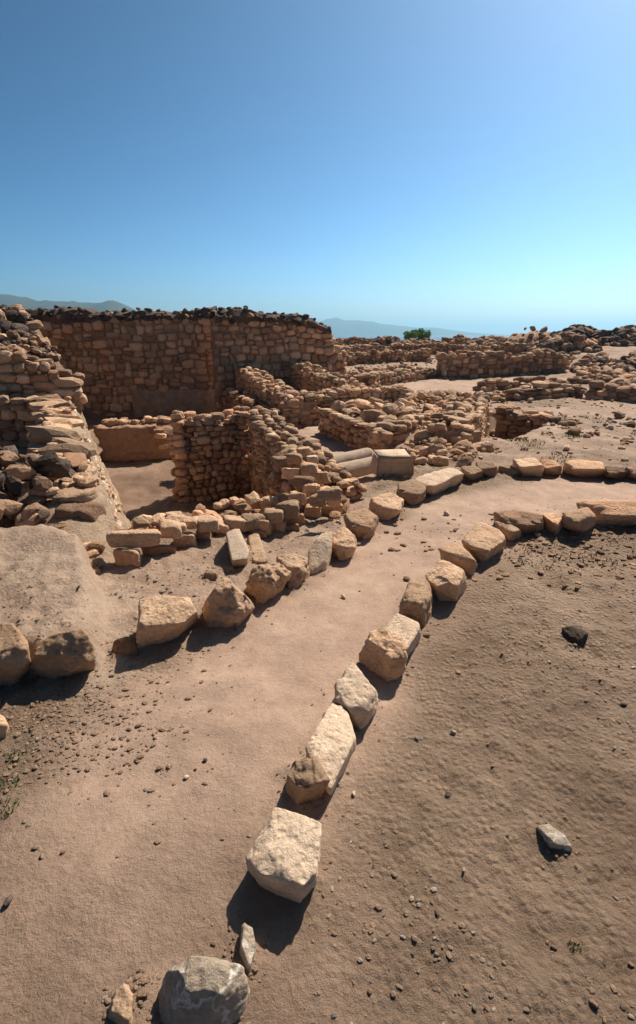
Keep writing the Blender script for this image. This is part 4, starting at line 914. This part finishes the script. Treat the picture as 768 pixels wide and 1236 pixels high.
skyheap('dark rubble mound on the skyline right of the pale knoll', 666, 728, 420, 38, 330, .55, 1.2, ['dark', 'brown', 'dark'])
skyheap('pale knoll with a small stone heap on the skyline', 600, 690, 425, 40, 60, .38, 1.35, ['tan', 'brown', 'tan'])
skyheap('brown rubble bank below the dark skyline mounds', 640, 712, 432, 31, 300, .45, .75, ['brown', 'dark', 'brown', 'orange'])
skyheap('dark rubble heap on the skyline left of the bush', 450, 484, 410, 48, 140, .5, .8, ['dark', 'brown'])
skyheap('small dark rubble heap on the skyline right of the bush', 544, 568, 410, 48, 90, .45, .8, ['dark', 'brown'])
skyheap('low brown rubble rise around the foot of the bush', 470, 540, 412, 46, 190, .5, .6, ['brown', 'orange'])
skyheap('brown rubble rise on the skyline between bush and knoll', 560, 640, 412, 45, 220, .45, .75, ['brown', 'tan', 'brown'])
hheap('scattered_rubble', 'scattered rubble on the flat ground right of the sunken room', [(620, 500), (768, 500), (768, 545), (680, 545), (640, 520)], 70, .16, ['brown', 'tan', 'brown', 'grey'], pile=0, y0=8, lift=.05)
hheap('rubble_strip', 'strip of rubble stones in front of the light plaza', [(470, 478), (620, 474), (650, 488), (600, 486), (540, 492), (480, 490)], 230, .24, ['tan', 'orange', 'brown'], pile=.1)
hheap('rubble_field', 'rubble field on the right slope beside the curving trail', [(600, 466), (690, 440), (700, 425), (640, 425), (700, 452), (768, 470), (768, 440), (720, 428)], 420, .32, ['brown', 'orange', 'dark', 'tan'], pile=.1)
hheap('rubble_field', 'rubble field beyond the low end of the tall wall', [(420, 450), (520, 442), (560, 420), (540, 414), (410, 416)], 650, .3, ['orange', 'brown', 'tan'], pile=.1)
hheap('rubble_bank', 'rubble bank at the right edge beyond the low ochre row', [(740, 466), (768, 470), (800, 430), (768, 425), (745, 445)], 220, .36, ['brown', 'dark', 'orange'], pile=.1)

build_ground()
# ------------------------------------------------------------------ gravel
def gravel(name, n, sampler, smin, smax, mat, label):
    Vs, Fs, k = [], [], 0; V0 = [VAR_LOW[i] for i in range(26)]
    xy = sampler(n); z = T(xy[:, 0], xy[:, 1]); sz = smin + (smax - smin) * rng.random(n) ** 3.0
    for i in range(n):
        V, Fc = V0[rng.integers(26)]; a = rng.random() * 6.28; c, s = math.cos(a), math.sin(a); q = sz[i]
        W = V * (q * (1 + .5 * rng.random()), q * (.6 + .5 * rng.random()), q * (.4 + .4 * rng.random())); W = np.stack([W[:, 0] * c - W[:, 1] * s, W[:, 0] * s + W[:, 1] * c, W[:, 2]], 1) + (xy[i, 0], xy[i, 1], z[i] + q * .12)
        Vs.append(W); Fs.append(Fc + k); k += len(V)
    o = link(name, np_mesh(name, np.vstack(Vs), np.vstack(Fs), M[mat], False)); tag(o, label, 'gravel', kind='stuff')
def samp(n):
    out = np.zeros((0, 2))
    while len(out) < n:
        y = .4 + 9 * rng.random(n * 3) ** 1.6; x = (rng.random(n * 3) - .5) * 2 * (y * .75 + 1.0)
        pd = linedist(PATH, x, y); keep = rng.random(len(x)) < np.where(pd < .5, .10, .9) * np.clip(.35 + fbm2(x * 1.3, y * 1.3, 3, 44), .06, 1)
        keep &= sdf(PIT, x, y) > 0
        out = np.vstack([out, np.stack([x, y], 1)[keep]])
    return out[:n]
gravel('soil_crumbs', 9000, samp, .005, .020, 'soil', 'crumbs of dry soil on the bare ground')
gravel('gravel', 7000, samp, .004, .018, 'pebble', 'fine scattered gravel on the bare ground and path')
def samp2(n):
    c = np.array([G(690, 660)]); a = rng.normal(size=(n, 2)) * (.75, .45) + c; return a
gravel('stone_debris', 700, samp2, .012, .06, 'brown', 'dark flat stone debris behind the bend of the right row')
def samp3(n):
    c = np.array([G(70, 880)]); return rng.normal(size=(n, 2)) * (.35, .25) + c
def samp6(n):
    i = rng.integers(len(BANKS), size=n); out = []
    for k in i:
        poly = BANKS[k][0]; j = rng.integers(len(poly)); a = np.array(poly[j]); b = np.array(poly[(j + 1) % len(poly)]); out.append(a + (b - a) * rng.random() + rng.normal(size=2) * .035)
    return np.array(out)
gravel('grit', 2600, samp6, .004, .022, 'soil', 'grit gathered round the feet of the path stones')
gravel('clods', 900, samp3, .006, .028, 'soil', 'clods of earth below the boulders at the left edge')
def samp4(n):
    y = 7.5 + 9 * rng.random(n); x = 2.2 + rng.random(n) * 8; return np.stack([x, y], 1)
gravel('small_rubble', 900, samp4, .02, .12, 'tan', 'small rubble on the flat ground beyond the path')
def samp5(n):
    t = rng.random(n); a = np.array(G(140, 720)); b = np.array(G(420, 620)); return a + (b - a) * t[:, None] + rng.normal(size=(n, 2)) * .18
gravel('stone_chips', 260, samp5, .008, .04, 'pebble', 'little stone chips between the pit edging and the left row')

# ------------------------------------------------------------------ plants
def blades(name, label, spots, mat, h, n, cat='grass'):
    V = []; Fc = []
    for (x, y, r) in spots:
        for _ in range(n):
            a, d = rr(0, 6.28), r * math.sqrt(rr(0, 1)); px_, py_ = x + math.cos(a) * d, y + math.sin(a) * d; z = Tz(px_, py_); k = len(V); hh = h * rr(.4, 1.2); l_ = rr(0, 6.28); w = h * .14
            V += [(px_ - w * math.cos(l_), py_ - w * math.sin(l_), z), (px_ + w * math.cos(l_), py_ + w * math.sin(l_), z), (px_ + hh * .5 * math.sin(l_) + rr(-.3, .3) * hh, py_ + rr(-.4, .4) * hh, z + hh)]; Fc.append((k, k + 1, k + 2))
    o = link(name, np_mesh(name, V, Fc, M[mat], False)); tag(o, label, cat, kind='stuff')
blades('weeds', 'low green weeds at the left edge of the ground', [(*G(8, 945), .05), (*G(4, 975), .06), (*G(20, 915), .05)], 'grass', .022, 60)
blades('weed', 'tiny green weed in the lower right ground', [(*G(695, 1140), .022)], 'grass', .014, 60)
blades('weeds', 'green weeds on the flat ground by the sunken room', [(*G(640, 533), .28), (*G(690, 517), .2), (*G(695, 524), .2), (*G(625, 530), .2), (*G(712, 503), .3)], 'grass', .05, 110)
M['straw'] = flat('dry_straw', (.30, .22, .12))
blades('dry_weeds', 'sparse dry weeds on the flat ground beyond the path', [(rr(3.2, 7.5), rr(7.8, 13), rr(.08, .2)) for _ in range(16)], 'straw', .07, 34)
blades('dry_twigs', 'dark dry twigs lying behind the bend of the right row', [(G(690, 665)[0] + rr(-.8, .8), G(690, 665)[1] + rr(-.4, .5), rr(.05, .14)) for _ in range(26)], 'twig', .035, 12)
def bush():
    c = GY(504, 410, 50); base = Vector((c[0], 50, Tz(c[0], 50))); root = bpy.data.objects.new('bush', None); C.objects.link(root); root.location = base
    tag(root, 'green leafy bush on the skyline beyond the ruins', 'bush'); V = []; Fc = []
    def leafs(cx, cy, cz, r, n):
        for _ in range(n):
            v = Vector((random.gauss(0, 1), random.gauss(0, 1), random.gauss(0, 1))).normalized() * r * rr(.5, 1.05); p = Vector((cx, cy, cz)) + v * (1); s = rr(.05, .11)
            e = Euler((rr(0, 6), rr(0, 6), rr(0, 6))).to_matrix(); k = len(V)
            for q in ((-s, 0, 0), (0, -s * .5, 0), (s, 0, 0), (0, s * .5, 0)): V.append((p + e @ Vector(q))[:])
            Fc.append((k, k + 1, k + 2, k + 3))
    for i in range(22):
        leafs(rr(-1.05, 1.05), rr(-.5, .5), .55 + rr(-.2, .35) * 1.2, rr(.2, .38), 130)
    leafs(.3, 0, 1.1, .35, 150); leafs(-.4, 0, 1.0, .3, 120)
    o = link('crown', np_mesh('crown', V, Fc, M['leaf'], False), root)
    V = []; Fc = []
    for i in range(9):
        a = Vector((rr(-.15, .15), rr(-.15, .15), -.1)); b = Vector((rr(-.9, .9), rr(-.4, .4), rr(.7, 1.35))); s = Vector((.025, 0, 0)); t = Vector((0, .025, 0)); k = len(V)
        for p, f in ((a, 1), (b, .3)):
            for q in (s, t, -s, -t): V.append((p + q * f)[:])
        for j in range(4): Fc.append((k + j, k + (j + 1) % 4, k + 4 + (j + 1) % 4, k + 4 + j))
    link('stems', np_mesh('stems', V, Fc, M['bark'], False), root)
bush()

# ------------------------------------------------------------------ air
m = bpy.data.materials.new('air'); m.use_nodes = True; n = m.node_tree.nodes; n.clear(); out = n.new('ShaderNodeOutputMaterial'); pv = n.new('ShaderNodeVolumePrincipled')
pv.inputs['Color'].default_value = (.42, .78, 1.0, 1); pv.inputs['Density'].default_value = .00018; pv.inputs['Anisotropy'].default_value = .5
m.node_tree.links.new(pv.outputs[0], out.inputs['Volume'])
x0, x1, y0, y1, z0, z1 = -15000, 15000, -200, 15000, -30, 245
V = [(x, y, z) for x in (x0, x1) for y in (y0, y1) for z in (z0, z1)]
me = bpy.data.meshes.new('haze'); me.from_pydata(V, [], [(0, 1, 3, 2), (4, 6, 7, 5), (0, 4, 5, 1), (2, 3, 7, 6), (0, 2, 6, 4), (1, 5, 7, 3)]); me.materials.append(m)
hz = link('haze', me); hz['kind'] = 'stuff'
